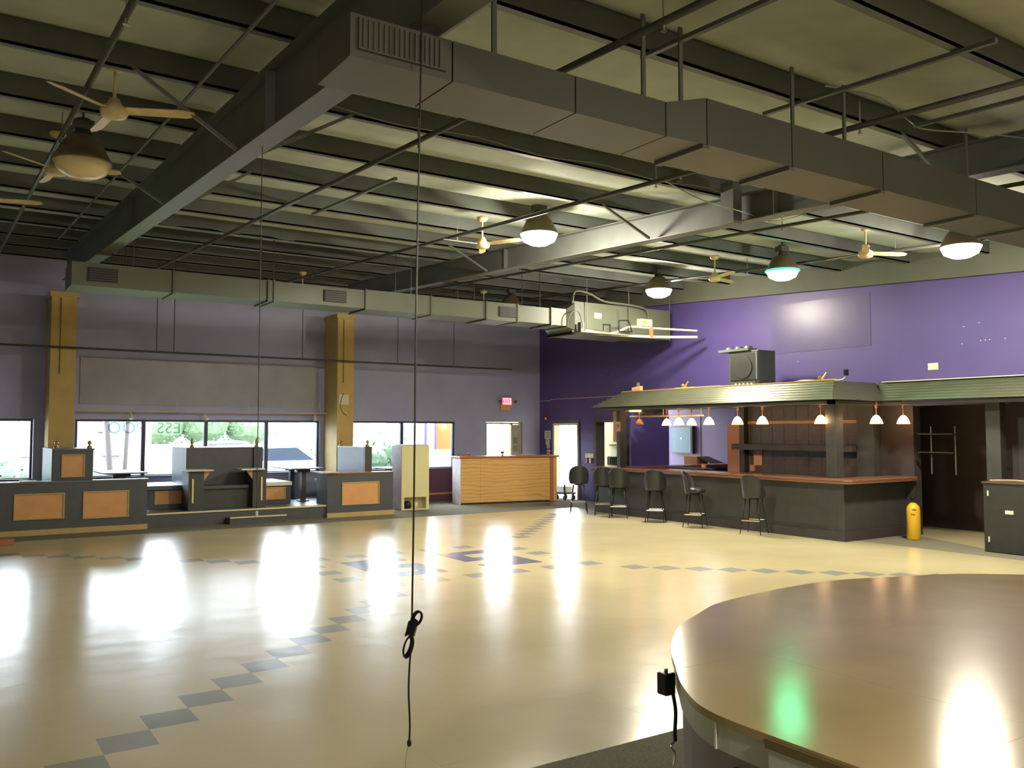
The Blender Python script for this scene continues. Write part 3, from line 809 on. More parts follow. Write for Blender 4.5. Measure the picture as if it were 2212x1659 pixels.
# --- hanging cords
co = thing('hanging_cable', 'long black cord hanging in the foreground with a tied coil near its end', 'cable', (2.03, 3.95, 0.3))
cx, cy = 2.04, 3.95
bm = nb(); path(bm, [(cx+0.02, cy-0.02, 4.72), (cx+0.035, cy, 4.02), (cx+0.012, cy, 2.6), (cx+0.005, cy, 1.5), (cx-0.002, cy, 0.92)], 0.005, 6)
path(bm, smooth_pts([(cx-0.005, cy, 0.80), (cx-0.015, cy, 0.66), (cx-0.018, cy, 0.55), (cx-0.01, cy, 0.40), (cx-0.012, cy, 0.32)]), 0.005, 6); obj('cord_strand', bm, 'blackmetal', co)
bm = nb()
rx, ry = math.cos(0.5893), -math.sin(0.5893)
def cp_(u, z, d=0.0): return (cx+rx*u+ry*d*-1*0, cy+ry*u+d, z)
for q in range(3):
    pts = []
    for k in range(17):
        a = 2*PI*k/16
        pts.append(cp_(0.018+0.028*math.cos(a)*(1-0.15*q)+0.006*q, 0.915+0.035*math.sin(a)*(1-0.12*q)+0.012*math.cos(a), 0.008*(q-1)))
    path(bm, pts, 0.0048, 6)
for q in range(3):
    pts = []
    for k in range(17):
        a = 2*PI*k/16
        pts.append(cp_(-0.022+0.022*math.cos(a)*(1-0.15*q)+0.012*math.sin(a), 0.775+0.055*math.sin(a)*(1-0.1*q), 0.008*(q-1)))
    path(bm, pts, 0.0048, 6)
obj('coil_loops', bm, 'blackmetal', co)
bm = nb()
for q in range(9):
    z = 0.835+q*0.008
    u0 = -0.012+q*0.002
    pts = [(cx+rx*u0+0.022*math.cos(a), cy+ry*u0+0.022*math.sin(a), z+0.006*math.sin(a*2)) for a in [2*PI*k/10 for k in range(11)]]
    path(bm, pts, 0.0052, 6)
obj('coil_wrap', bm, 'blackmetal', co)
bm = nb(); ico(bm, (cx-0.013, cy, 0.305), 0.015, 2, (0.8, 0.8, 1.3)); obj('end_knot', bm, 'blackmetal', co)
bm = nb(); path(bm, smooth_pts([(cx-0.013, cy, 0.30), (cx-0.02, cy+0.02, 0.24), (cx-0.06, cy-0.05, 0.14), (cx-0.10, cy-0.12, 0.05), (cx-0.13, cy-0.16, 0.006)]), 0.0012, 5); obj('trailing_strand', bm, 'olive', co)  # last path: thin strand from the knot down to the floor
co2 = thing('hanging_cable', 'thin dark cord with white plug hanging from the near beam', 'cable', (2.24, 7.1, 1.17))
bm = nb(); path(bm, [(2.24, 7.1, 4.23), (2.24, 7.1, 1.22)], 0.004, 5); obj('cord_strand', bm, 'blackmetal', co2)
bm = nb(); tube(bm, (2.24, 7.1, 1.15), (2.24, 7.1, 1.20), 0.012, n=8); obj('plug', bm, 'white', co2)

# ================================================================== BOOTH PLATFORM
bm = nb(); box(bm, XL+0.1, 8.62, 17.76, YW-0.01, 0.003, 0.27)
pf = tag(obj('booth_platform', bm, 'booth'), 'low raised platform carrying the booths under the windows', 'platform')
bm = nb(); box(bm, 3.49, 7.09, 17.735, 17.785, 0.245, 0.275); obj('nosing', bm, 'nosing', pf)
bm = nb(); box(bm, XL+0.2, 8.6, 17.79, YW-0.03, 0.271, 0.277); obj('platform_carpet', bm, 'booth_side', pf)
st = thing('wooden_step', 'low dark step with yellow nosing in front of the booth platform', 'step', (5.55, 17.6, 0))
bm = nb(); box(bm, 4.98, 6.12, 17.46, 17.73, 0.003, 0.13); obj('step_box', bm, 'booth', st)
bm = nb(); box(bm, 4.98, 6.12, 17.44, 17.48, 0.125, 0.15); obj('nosing', bm, 'nosing', st)

def framed_panel(parent, x0, x1, z0, z1, y):
    """orange infill panel recessed in a mitred pale moulding, facing -Y"""
    fr = nb(); w_ = 0.022
    box(fr, x0, x1, y-0.022, y, z0, z0+w_); box(fr, x0, x1, y-0.022, y, z1-w_, z1)
    box(fr, x0, x0+w_, y-0.022, y, z0+w_, z1-w_); box(fr, x1-w_, x1, y-0.022, y, z0+w_, z1-w_)
    a = obj('panel_moulding', fr, 'trimw', parent)
    p = nb(); box(p, x0+w_, x1-w_, y-0.006, y+0.0, z0+w_, z1-w_)
    obj('infill_panel', p, 'panel', a)
def finial(parent, x, y, z, style=0, m='brass'):
    bm = nb()
    if style == 0: pr = [(0, 0), (0.045, 0), (0.045, 0.02), (0.03, 0.045), (0.014, 0.06), (0.016, 0.075), (0.032, 0.09), (0.036, 0.11), (0.028, 0.13), (0.01, 0.143), (0, 0.145)]
    else: pr = [(0, 0), (0.045, 0), (0.045, 0.02), (0.03, 0.05), (0.018, 0.065), (0.034, 0.09), (0.036, 0.12), (0.02, 0.16), (0.006, 0.19), (0, 0.195)]
    lathe(bm, pr, x, y, z, 14)
    obj('finial', bm, m, parent, smooth=True)
# half walls
h1 = thing('half_wall', 'long dark half wall at left with two orange panels', 'half wall', (0, 17.75, 0))
bm = nb(); box(bm, XL+0.1, 3.47, 17.64, 17.755, 0.1, 0.92); obj('wall_body', bm, 'booth', h1)
bm = nb(); box(bm, XL+0.1, 3.49, 17.62, 17.87, 0.92, 0.95); obj('cap_rail', bm, 'booth_side', h1)
bm = nb(); box(bm, XL+0.1, 3.48, 17.60, 17.66, 0.003, 0.10); obj('kickboard', bm, 'trimw', h1)
framed_panel(h1, 1.27, 2.07, 0.28, 0.74, 17.64); framed_panel(h1, 2.37, 3.15, 0.25, 0.745, 17.64); framed_panel(h1, 0.2, 0.95, 0.28, 0.74, 17.64)
bm = nb(); box(bm, 1.35, 1.62, 17.66, 17.84, 0.951, 0.968); tag(obj('ledge_board', bm, 'white'), 'white board lying on the left half wall', 'board')
h2 = thing('half_wall', 'short dark half wall right of the booths with one orange panel', 'half wall', (7.9, 17.8, 0))
bm = nb(); box(bm, 7.09, 8.64, 17.70, 17.755, 0.1, 0.93); box(bm, 7.09, 7.15, 17.755, 18.3, 0.28, 0.93); obj('wall_body', bm, 'booth', h2)
bm = nb(); box(bm, 7.07, 8.66, 17.68, 17.90, 0.93, 0.955); obj('cap_rail', bm, 'redwood', h2)
bm = nb(); box(bm, 7.08, 8.66, 17.66, 17.72, 0.003, 0.10); obj('kickboard', bm, 'trimw', h2)
framed_panel(h2, 7.42, 8.30, 0.25, 0.745, 17.70)
bm = nb(); box(bm, 6.93, 7.32, 17.6, 18.1, 0.956, 0.975); obj('corner_shelf', bm, 'offwhite', h2)
# dividers
dv = thing('booth_divider', 'tall booth divider with one square orange panel and two ball finials, leftmost', 'booth', (2.2, 19, 0.28))
bm = nb(); box(bm, 1.89, 2.56, 17.90, 19.5, 0.278, 1.50); obj('divider_body', bm, 'booth', dv)
bm = nb(); box(bm, 1.875, 1.888, 17.92, 19.5, 0.60, 1.50); obj('lit_side_sheet', bm, 'booth_side', dv)  # paler sheet puts the light on this side into its colour
bm = nb(); box(bm, 1.87, 2.58, 17.88, 19.5, 1.50, 1.525); obj('divider_cap', bm, 'booth_side', dv)
framed_panel(dv, 2.03, 2.42, 1.0, 1.42, 17.90)
finial(dv, 1.95, 17.98, 1.525); finial(dv, 2.50, 17.96, 1.525)
dv2 = thing('booth_divider', 'tall booth divider with a slate side and dark end post beside the cream refrigerator', 'booth', (8.1, 19, 0.28))
bm = nb(); box(bm, 8.06, 8.20, 18.0, 19.5, 0.278, 1.48); obj('divider_body', bm, 'booth_side', dv2)
bm = nb(); box(bm, 8.055, 8.22, 17.915, 18.0, 0.278, 1.50); obj('end_post', bm, 'black', dv2)
bm = nb(); box(bm, 8.05, 8.21, 18.0, 19.5, 1.48, 1.495); obj('divider_cap', bm, 'white', dv2)
finial(dv2, 8.13, 17.96, 1.50); finial(dv2, 8.12, 19.45, 1.495)
bm = nb(); box(bm, 7.50, 8.055, 18.32, 19.5, 0.66, 0.74); obj('seat_board', bm, 'booth_side', dv2)
bm = nb(); box(bm, 7.55, 8.055, 18.34, 19.5, 0.278, 0.66); obj('seat_base', bm, 'booth', dv2)
# middle booth: back-to-back benches with wing shelves
mb = thing('booth_bench', 'wide charcoal double booth under the middle window with two shelf wings', 'booth', (5.15, 19, 0.28))
bm = nb(); box(bm, 4.42, 5.95, 18.62, 19.9, 0.278, 1.49); obj('backrest_block', bm, 'booth', mb)
bm = nb(); box(bm, 4.408, 4.419, 18.64, 19.9, 0.74, 1.49); obj('lit_side_sheet', bm, 'booth_side', mb)  # lit left face, its brightness painted as a paler sheet
bm = nb(); box(bm, 4.40, 5.97, 18.60, 19.9, 1.49, 1.51); obj('back_cap', bm, 'booth_side', mb)
bm = nb(); box(bm, 4.62, 5.58, 18.16, 18.61, 0.66, 0.74); obj('seat_cushion', bm, 'booth', mb, bevel=0.02)
bm = nb(); box(bm, 4.62, 5.58, 18.22, 18.61, 0.278, 0.66); obj('seat_base', bm, 'black', mb)
finial(mb, 4.52, 18.66, 1.51, 1); finial(mb, 5.86, 18.66, 1.51, 1)
bm = nb(); box(bm, 5.78, 5.97, 18.56, 18.615, 0.9, 1.51); obj('end_post', bm, 'black', mb)
for (x0, x1, s0, s1, br) in ((4.30, 4.60, 4.24, 4.76, 1), (5.58, 5.86, 5.32, 5.80, -1)):
    bm = nb(); box(bm, x0, x1, 17.96, 18.5, 0.278, 1.05); obj('wing_wall', bm, 'black', mb)
    bm = nb(); box(bm, s0, s1, 17.86, 18.42, 1.051, 1.075); obj('wing_shelf', bm, 'white', mb)
    bm = nb(); xb = x1 if br > 0 else x0
    a = [(xb, 17.98, 0.85), (xb, 17.98, 1.05), (xb+0.14*br, 17.98, 1.05)]
    hexa(bm, a, [(p[0], p[1]+0.03, p[2]) for p in a]); obj('shelf_bracket', bm, 'kraft', mb)
    bm = nb(); xs2 = x0+0.06 if br > 0 else x1-0.12
    box(bm, xs2, xs2+0.035, 17.935, 17.96, 0.42, 0.9); obj('edge_strip', bm, 'nosing', mb)
for (x0, x1, f0, f1, lo, lb) in ((3.66, 4.405, 3.80, 4.37, 0.36, 0), (5.96, 6.62, 6.0, 6.5, 0.36, 1)):
    bm = nb(); box(bm, x0-0.03, x1, 18.55, 19.9, 0.67, 0.75); obj('side_seat', bm, 'booth_side' if lb == 0 else 'white', mb)
    bm = nb(); box(bm, x0+0.05, x1, 18.62, 19.9, 0.278, 0.67); obj('side_seat_base', bm, 'booth', mb)
    framed_panel(mb, f0, f1, 0.37, 0.64, 18.62)
# tables
def booth_table(x0, x1, y0, y1, z, label, fz=0.278):
    t = thing('booth_table', label, 'table', ((x0+x1)/2, (y0+y1)/2, 0.28), 0, 'booth tables by the windows')
    bm = nb(); box(bm, x0, x1, y0, y1, z-0.03, z); obj('table_top', bm, 'booth_side', t, bevel=0.006)
    for yy in (y0+0.35, y1-0.25):
        bm = nb(); xm = (x0+x1)/2
        box(bm, xm-0.05, xm+0.05, yy-0.05, yy+0.05, fz+0.022, z-0.09); obj('pedestal', bm, 'black', t)
        bm = nb(); box(bm, xm-0.14, xm+0.14, yy-0.06, yy+0.06, z-0.09, z-0.031); obj('top_cleat', bm, 'black', t)
        bm = nb(); box(bm, xm-0.12, xm+0.12, yy-0.09, yy+0.09, fz, fz+0.022); obj('foot_plate', bm, 'black', t)
booth_table(2.85, 3.65, 18.55, 19.95, 1.03, 'grey booth table in front of the pink building window pane')
booth_table(6.62, 7.42, 18.6, 19.95, 1.03, 'grey booth table left of the slate divider')
booth_table(9.25, 10.2, 19.2, 20.2, 0.95, 'pale low table behind the cream refrigerator', 0.004)
booth_table(0.2, 1.15, 18.9, 20.1, 1.03, 'dark booth table at the left edge of the picture')
# track light over the booths
tl = thing('track_light', 'long wooden-coloured track rail above the booth windows with three spot heads', 'track light', (5.2, 20.2, 2.27))
bm = nb(); box(bm, 2.56, 8.25, 20.17, 20.21, 2.262, 2.292); obj('rail', bm, 'trimw', tl)
for x in (4.55, 6.15, 7.9):
    bm = nb(); tube(bm, (x, 20.19, 2.29), (x, 20.3, 2.52), 0.008, n=6); obj('rail_stem', bm, 'offwhite', tl)
for x, a in ((3.6, 0.0), (5.15, 0.5), (7.75, -0.1)):
    bm = nb(); tube(bm, (x, 20.19, 2.26), (x, 20.17, 2.2), 0.01, n=6)
    tube(bm, (x, 20.17, 2.21), (x+0.09*math.sin(a), 20.12, 2.11), 0.03, 0.045, n=12); obj('spot_head', bm, 'offwhite', tl)

# ================================================================== MIDDLE: fridge, podium, sign
fr = thing('refrigerator', 'cream upright refrigerator seen from its back with an open compressor bay', 'refrigerator', (9.19, 18.38, 0), -0.1)
W_, D_, H_ = 0.69, 0.64, 1.50
bm = nb()
box(bm, 0, W_, 0, D_, 0.30, H_); box(bm, 0, 0.07, 0, D_, 0.0, 0.30); box(bm, W_-0.07, W_, 0, D_, 0.0, 0.30); box(bm, 0.07, W_-0.07, 0.25, D_, 0.0, 0.30); box(bm, 0.07, W_-0.07, 0, 0.25, 0, 0.03)
obj('cabinet', bm, 'cream', fr, world=False)
bm = nb(); box(bm, -0.006, -0.001, 0.02, D_-0.01, 0.02, H_-0.02); obj('side_skin', bm, 'lam', fr, world=False)
bm = nb(); hexa(bm, [(0.0, 0.0, H_), (W_, 0, H_), (W_, D_, H_), (0, D_, H_)], [(0.03, 0.04, H_+0.03), (W_-0.03, 0.04, H_+0.03), (W_-0.03, D_-0.04, H_+0.03), (0.03, D_-0.04, H_+0.03)]); obj('top_cover', bm, 'white', fr, world=False)
bm = nb(); lathe(bm, [(0, 0.035), (0.08, 0.035), (0.09, 0.08), (0.09, 0.15), (0.06, 0.2), (0, 0.21)], 0.2, 0.14, 0, 16); obj('compressor', bm, 'blackmetal', fr, world=False, smooth=True)
bm = nb(); box(bm, 0.34, 0.42, 0.05, 0.1, 0.1, 0.17); obj('capacitor', bm, 'white', fr, world=False)
bm = nb(); path(bm, smooth_pts([(0.28, 0.1, 0.1), (0.34, 0.06, 0.08), (0.45, 0.08, 0.2), (0.5, 0.1, 0.06)]), 0.008); obj('tubing', bm, 'copper', fr, world=False)

pd = thing('podium_counter', 'plywood-fronted counter with a red-brown wood top between refrigerator and bar', 'counter', (11.12, 18.93, 0), -0.157)
L_, D_, H_ = 2.72, 0.56, 1.20
bm = nb(); box(bm, 0.02, L_-0.02, 0.02, D_, 0.02, H_-0.03); obj('carcass', bm, 'black', pd, world=False)
for a, b in ((0.0, 0.52), (0.523, 2.50)):
    bm = nb(); box(bm, a, b, 0.0, 0.018, 0.05, H_-0.03); obj('plywood_panel', bm, 'ply', pd, world=False)
bm = nb(); box(bm, 2.503, 2.60, -0.004, 0.018, 0.02, H_-0.03); obj('corner_stile', bm, 'redwood', pd, world=False)
bm = nb(); box(bm, 2.603, 2.70, -0.008, 0.018, 0.02, H_-0.03); obj('corner_stile', bm, 'kraft', pd, world=False)
bm = nb(); box(bm, -0.02, 0.0, 0.0, D_, 0.0, H_-0.03); obj('side_panel', bm, 'lam', pd, world=False)
bm = nb(); box(bm, -0.06, L_+0.04, -0.05, D_+0.03, H_-0.029, H_+0.012); obj('counter_top', bm, 'redwood', pd, world=False, bevel=0.006)
bm = nb(); ico(bm, (2.0, 0.3, 0.0), 0.0001, 1)
bm.free()
t = thing('turned_finial', 'small dark turned finial standing mid-way on the plywood counter', 'finial', (12.37, 18.95, 1.213))
bm = nb(); lathe(bm, [(0, 0), (0.04, 0), (0.03, 0.02), (0.012, 0.035), (0.05, 0.07), (0.055, 0.1), (0.02, 0.115), (0, 0.11)], 12.37, 18.95, 1.213, 12); obj('turning', bm, 'redwood', t, smooth=True)
t = thing('turned_finial', 'dark ball-topped wood finial on the right end of the plywood counter', 'finial', (13.68, 18.72, 1.213))
bm = nb(); lathe(bm, [(0, 0), (0.05, 0), (0.05, 0.03), (0.02, 0.05), (0.045, 0.08), (0.05, 0.11), (0.03, 0.14), (0, 0.15)], 13.68, 18.72, 1.213, 12); obj('turning', bm, 'redwood', t, smooth=True)
t = thing('turned_spindle', 'wooden spindle lying on the left end of the plywood counter', 'spindle', (11.3, 19.15, 1.24))
bm = nb(); tube(bm, (11.14, 19.2, 1.235), (11.42, 19.12, 1.26), 0.02, n=10); ico(bm, (11.45, 19.11, 1.262), 0.045, 2); obj('turning', bm, 'redwood', t)
bm = nb(); box(bm, 12.9, 13.4, 18.9, 19.15, 1.213, 1.235); tag(obj('loose_plank', bm, 'kraft'), 'short orange plank lying on the plywood counter', 'plank')

ex = thing('exit_sign', 'red lit EXIT sign with twin emergency lamps over the bright glass door', 'sign', (13.4, 20.35, 2.65))
bm = nb(); box(bm, 13.24, 13.60, 20.31, 20.398, 2.56, 2.79); obj('housing', bm, 'kraft', ex)
bm = nb(); box(bm, 13.27, 13.55, 20.302, 20.309, 2.59, 2.77); obj('face', bm, 'exitred', ex)
ot = bpy.data.objects.new('lettering', text_mesh('EXIT', 0.13, M['exitlet'])); COL.objects.link(ot); ot.parent = ex; ot.location = (13.26-13.4, 20.298-20.35, 2.635-2.65); ot.rotation_euler = (PI/2, 0, 0); ot.scale = (0.85, 1, 1)
for sx_ in (13.17, 13.67):
    bm = nb(); tube(bm, (sx_, 20.34, 2.68), (sx_, 20.27, 2.67), 0.025, 0.045, n=12); obj('emergency_lamp', bm, 'chrome', ex)
bm = nb(); box(bm, 13.22, 13.53, 20.33, 20.398, 2.42, 2.56); obj('battery_box', bm, 'kraft', ex)
# things on the gable wall
def plate(name, y0, y1, z0, z1, m, label, cat, d=0.012):
    bm = nb(); box(bm, XG-0.003-d, XG-0.003, y0, y1, z0, z1); return tag(obj(name, bm, m), label, cat)
for (y0, y1, z0, z1, lb) in ((19.86, 20.16, 1.62, 1.86, 'upper large handwritten paper notice left of the side door'), (19.92, 20.1, 1.47, 1.615, 'middle small paper notice left of the side door'), (19.92, 20.05, 1.36, 1.465, 'lowest small paper notice left of the side door')):
    p_ = plate('paper_notice', y0, y1, z0, z1, 'paper', lb, 'notice', 0.003)
    for k in range(3):
        bm = nb(); zz = z0+(z1-z0)*(0.25+0.25*k); box(bm, XG-0.0075, XG-0.0065, y0+0.04, y1-0.04, zz, zz+0.012); obj('writing_line', bm, 'olive', p_)
al = plate('fire_alarm', 19.97, 20.09, 2.17, 2.33, 'red', 'red fire alarm strobe above the paper notices', 'alarm', 0.05)
bm = nb(); box(bm, XG-0.07, XG-0.054, 20.0, 20.06, 2.18, 2.23); obj('strobe', bm, 'white', al)
sb = plate('switch_plate', 17.95, 18.3, 1.14, 1.26, 'offwhite', 'wide cream switch plate right of the side door', 'switch')
for k in range(4):
    bm = nb(); box(bm, XG-0.028, XG-0.016, 18.0+k*0.075, 18.02+k*0.075, 1.18, 1.22); obj('toggle', bm, 'white', sb)
for k, (yy, m_) in enumerate(((18.22, 'tan'), (18.06, 'paper'), (17.96, 'blackwall'))):
    bm = nb(); box(bm, XG-0.03, XG-0.02, yy, yy+0.05, 1.0, 1.13); obj('hanging_tag', bm, m_, sb)
plate('wall_plate', 16.14, 16.24, 2.96, 3.05, 'offwhite', 'small square pale plate on the purple wall above the awning at left', 'plate')
plate('wall_plate', 8.45, 8.64, 2.92, 3.04, 'offwhite', 'cream blank plate on the purple wall at right above the awning', 'plate')
# dolly in the side doorway
dl = thing('dolly', 'black wheeled dolly with a white carton in the side doorway', 'dolly', (14.35, 18.75, 0))
bm = nb(); box(bm, 14.15, 14.55, 18.65, 19.1, 0.16, 0.20); box(bm, 14.17, 14.20, 18.67, 18.7, 0.2, 0.42); obj('deck', bm, 'blackmetal', dl)
for x, y in ((14.2, 18.7), (14.5, 18.7), (14.2, 19.05), (14.5, 19.05)):
    bm = nb(); tube(bm, (x-0.02, y, 0.065), (x+0.02, y, 0.065), 0.06, n=16); obj('caster', bm, 'tyre', dl)
    bm = nb(); box(bm, x-0.012, x+0.012, y-0.02, y+0.02, 0.125, 0.16); obj('caster_fork', bm, 'blackmetal', dl)
bm = nb(); box(bm, 14.2, 14.5, 18.75, 19.05, 0.201, 0.36); tag(obj('carton', bm, 'white'), 'white carton on the black dolly', 'box')

# ================================================================== BAR
XB = 12.8; YC = 9.12; YE = 15.58
bar = thing('bar_counter', 'long black L-shaped bar counter with a stained wood top', 'bar', (XB, 12, 0))
bm = nb(); box(bm, XB, XB+0.12, YC, YE, 0.16, 0.965); obj('front_panel', bm, 'black', bar)
bm = nb(); box(bm, XB+0.12, XG-0.01, YC, YC+0.12, 0.16, 0.965); obj('side_panel', bm, 'black', bar)
bm = nb(); box(bm, XB+0.12, 16.6, 15.0, 15.1, 0.0, 0.965); obj('return_panel', bm, 'blackwall', bar)
bm = nb(); box(bm, XB-0.04, XB+0.12, YC-0.04, YE+0.04, 0.003, 0.16); obj('front_plinth', bm, 'blackwall', bar)
bm = nb(); box(bm, XB+0.12, XG-0.01, YC-0.04, YC+0.1, 0.003, 0.16); obj('side_plinth', bm, 'blackwall', bar)
bm = nb(); box(bm, XB-0.02, XB, YC-0.02, YC+0.1, 0.16, 0.965); obj('corner_board', bm, 'black', bar)
bm = nb(); prism(bm, [(12.60, 8.98), (12.62, 8.92), (12.70, 8.88), (XG-0.012, 8.88), (XG-0.012, 9.40), (13.22, 9.40), (13.22, 15.1), (13.22, 15.62), (12.60, 15.62)], 0.966, 1.045)
obj('bar_top', bm, 'bartop', bar, bevel=0.015)
bm = nb(); box(bm, 13.23, 16.6, 14.86, 15.35, 0.98, 1.04); obj('return_top', bm, 'bartop', bar)
bm = nb(); box(bm, XB-0.006, XB, 9.4, 15.4, 0.20, 0.225); obj('panel_bead', bm, 'blackwall', bar)
# posts
for (x0, x1, y0, y1, zt, nm, lb) in ((12.94, 13.16, 9.36, 9.56, 2.36, 'bar_post', 'black square post at the front right corner of the bar'),
                            (12.96, 13.14, 15.0, 15.12, 2.36, 'bar_post', 'black square post at the left end of the bar'),
                            (14.38, 14.58, 9.6, 9.95, 2.36, 'bar_post', 'black post against the tiled back wall of the bar, right end'),
                            (14.44, 14.58, 12.70, 12.84, 2.36, 'bar_post', 'black post against the tiled back wall of the bar, left end')):
    bm = nb(); box(bm, x0, x1, y0, y1, 1.046 if x0 < 14 else 0.003, zt); p_ = tag(obj(nm, bm, 'black', bevel=0.008), lb, 'post')
bm = nb(); box(bm, 14.28, 14.46, 7.27, 7.50, 0.003, 2.5); tag(obj('bar_post', bm, 'black'), 'thick dark post between the bar side and the reed wall', 'post')
t = thing('post_poster', 'small brown poster tacked to the left bar post', 'poster', (12.95, 15.1, 1.95))
bm = nb(); box(bm, 12.945, 12.957, 14.98, 15.11, 1.84, 2.06); obj('sheet', bm, 'tan', t)
bm = nb(); box(bm, 12.941, 12.944, 15.01, 15.08, 1.93, 2.0); obj('emblem', bm, 'olive', t)
bm = nb(); box(bm, 13.0, 13.03, 15.18, 15.28, 1.6, 2.33); tag(obj('hanging_board', bm, 'tan'), 'narrow tan board hanging beside the left bar post', 'board')
# tiled back wall
bt = thing('tiled_back_wall', 'brown tiled back wall of the bar with a black shelf', 'tile wall', (14.55, 11.4, 1.6))
bm = nb(); box(bm, 14.565, 14.597, 9.96, 12.69, 0.9, 2.35); obj('grout_bed', bm, 'grout', bt)
tmesh = nb(); box(tmesh, -0.006, 0.0, -0.145, 0.145, -0.145, 0.145)
me_ = bpy.data.meshes.new('wall_tile'); tmesh.to_mesh(me_); tmesh.free(); me_.materials.append(M['tile_br'])
for r_ in range(5):
    for c_ in range(10):
        zc_ = 1.05+r_*0.2975; yc_ = 10.11+c_*0.2975
        if zc_ > 2.3 or yc_ > 12.55: continue
        o = bpy.data.objects.new('tile', me_); COL.objects.link(o); o.parent = bt
        o.location = (14.565-14.55, yc_-11.4, zc_-1.6)
bm = nb(); box(bm, 14.25, 14.555, 9.96, 12.88, 1.46, 1.58); obj('shelf', bm, 'black', bt)
bm = nb(); box(bm, 14.53, 14.556, 10.0, 12.68, 2.0, 2.06); obj('light_batten', bm, 'tan', bt)
t = plate('notice_sheet', 12.31, 12.53, 1.13, 1.44, 'tan', 'pinkish sheet on the brown tiled wall under the shelf', 'sheet')
t.location.x = -0.05
bm = nb(); box(bm, 14.52, 14.556, 12.50, 12.62, 1.0, 1.13); tag(obj('outlet_cover', bm, 'tan'), 'small tan outlet cover low on the tiled bar wall', 'outlet')
bm = nb(); lathe(bm, [(0, 0), (0.05, 0), (0.055, 0.03), (0.05, 0.09), (0, 0.09)], 13.9, 13.35, 1.047, 14)
o = tag(obj('small_jar', bm, 'ply', smooth=True), 'small amber jar on the back-bar cabinet', 'jar')
bm = nb(); box(bm, 13.75, 14.1, 13.2, 14.4, 0.003, 1.046); tag(obj('back_cabinet', bm, 'blackwall'), 'black low cabinet inside the bar in front of the tan board', 'cabinet')
# annex things
t = thing('notice_board', 'blue framed board on the purple wall behind the bar', 'board', (17.45, 17.5, 1.6))
bm = nb(); box(bm, 17.38, 17.487, 17.12, 17.92, 1.23, 1.98); obj('frame', bm, 'black', t)
bm = nb(); box(bm, 17.37, 17.379, 17.16, 17.89, 1.26, 1.95); obj('board_face', bm, 'board', t)
bm = nb(); box(bm, 17.36, 17.369, 17.5, 17.55, 1.62, 1.67); obj('white_tag', bm, 'white', t)
bm = nb(); box(bm, 15.48, 15.52, 13.72, 14.12, 0.9, 2.0); tag(obj('tan_panel', bm, 'tan'), 'tall tan board standing left of the tiled bar wall', 'board')
t = thing('carton', 'open salmon-coloured carton on the counter return behind the bar', 'box', (16.2, 16.0, 1.05))
bm = nb(); box(bm, 16.3, 16.7, 15.9, 16.35, 0.93, 1.2); obj('carton_body', bm, 'tan', t)
bm = nb(); a = [(16.3, 15.3, 1.03), (16.7, 15.3, 1.03), (16.7, 15.88, 1.2), (16.3, 15.88, 1.2)]; hexa(bm, a, [(p[0], p[1], p[2]-0.03) for p in a]); obj('dark_flap', bm, 'blackwall', t)
bm = nb(); box(bm, 16.2, 16.8, 15.36, 16.4, 0.003, 0.93); tag(obj('service_cabinet', bm, 'blackwall'), 'black cabinet carrying the salmon carton', 'cabinet')
# corridor rack
t = thing('wire_rack', 'small dark wire rack on the cream corridor wall', 'rack', (15.78, 18.6, 1.0))
bm = nb()
box(bm, 15.76, 15.795, 18.4, 18.78, 1.12, 1.14); box(bm, 15.76, 15.795, 18.4, 18.78, 0.9, 0.92)
for k in range(5): box(bm, 15.76, 15.79, 18.42+k*0.085, 18.45+k*0.085, 0.92, 1.12)
obj('rack_frame', bm, 'blackmetal', t)
bm = nb(); box(bm, 15.75, 15.795, 18.45, 18.7, 1.45, 1.475); tag(obj('towel_bar', bm, 'black'), 'short black bar above the wire rack on the cream wall', 'bar')
# unseen lights added to brighten the annex and corridor
for (x, y, hx, hy, lb) in ((15.6, 14.9, 0.6, 0.08, 'added unseen fill light behind the bar awning'), (15.3, 18.4, 0.08, 0.6, 'added unseen fill light in the cream corridor')):
    t = thing('fill_batten', lb, 'light', (x, y, 2.55))
    bm = nb(); box(bm, x-hx, x+hx, y-hy, y+hy, 2.52, 2.598); obj('batten_body', bm, 'white', t)
    bm = nb(); ex_, ey_ = (hx-0.03, 0) if hx > hy else (0, hy-0.03)
    tube(bm, (x-ex_, y-ey_, 2.49), (x+ex_, y+ey_, 2.49), 0.02, n=10); obj('fill_tube', bm, 'tube', t)
wallbox('trim_4', 'cream2', [(XG+WT, 15.8, 16.6, 20.3, 2.6, 2.66)])

# --- awning: corrugated sheets on three slopes
def corrug(p0, p1, q0, q1, name, parent, label=None, ribs=7, amp=0.016):
    """p0-p1 eave, q0-q1 top; ribs run parallel to the eave"""
    bm = nb(); n = ribs*8
    P0, P1, Q0, Q1 = map(Vector, (p0, p1, q0, q1))
    nrm = (P1-P0).cross(Q0-P0).normalized()
    if nrm.z < 0: nrm = -nrm
    A = []; B = []
    for k in range(n+1):
        t_ = k/n; off = nrm*(amp*math.cos(2*PI*ribs*t_))
        a_ = P0.lerp(Q0, t_)+off; b_ = P1.lerp(Q1, t_)+off
        A.append((bm.verts.new(a_), bm.verts.new(a_-nrm*0.004))); B.append((bm.verts.new(b_), bm.verts.new(b_-nrm*0.004)))
    for k in range(n):
        bm.faces.new((A[k][0], A[k+1][0], B[k+1][0], B[k][0])); bm.faces.new((A[k][1], B[k][1], B[k+1][1], A[k+1][1]))
        pass
    pass
    o = obj(name, bm, 'roofm', parent, smooth=True)
    return o
aw = thing('corrugated_awning', 'corrugated metal awning roof over the bar', 'awning', (12.9, 12, 2.36))
ez = 2.365; tz = 2.72
eA = lambda y: Vector((12.42, y, ez)); tA = lambda y: Vector((13.2, y, tz))
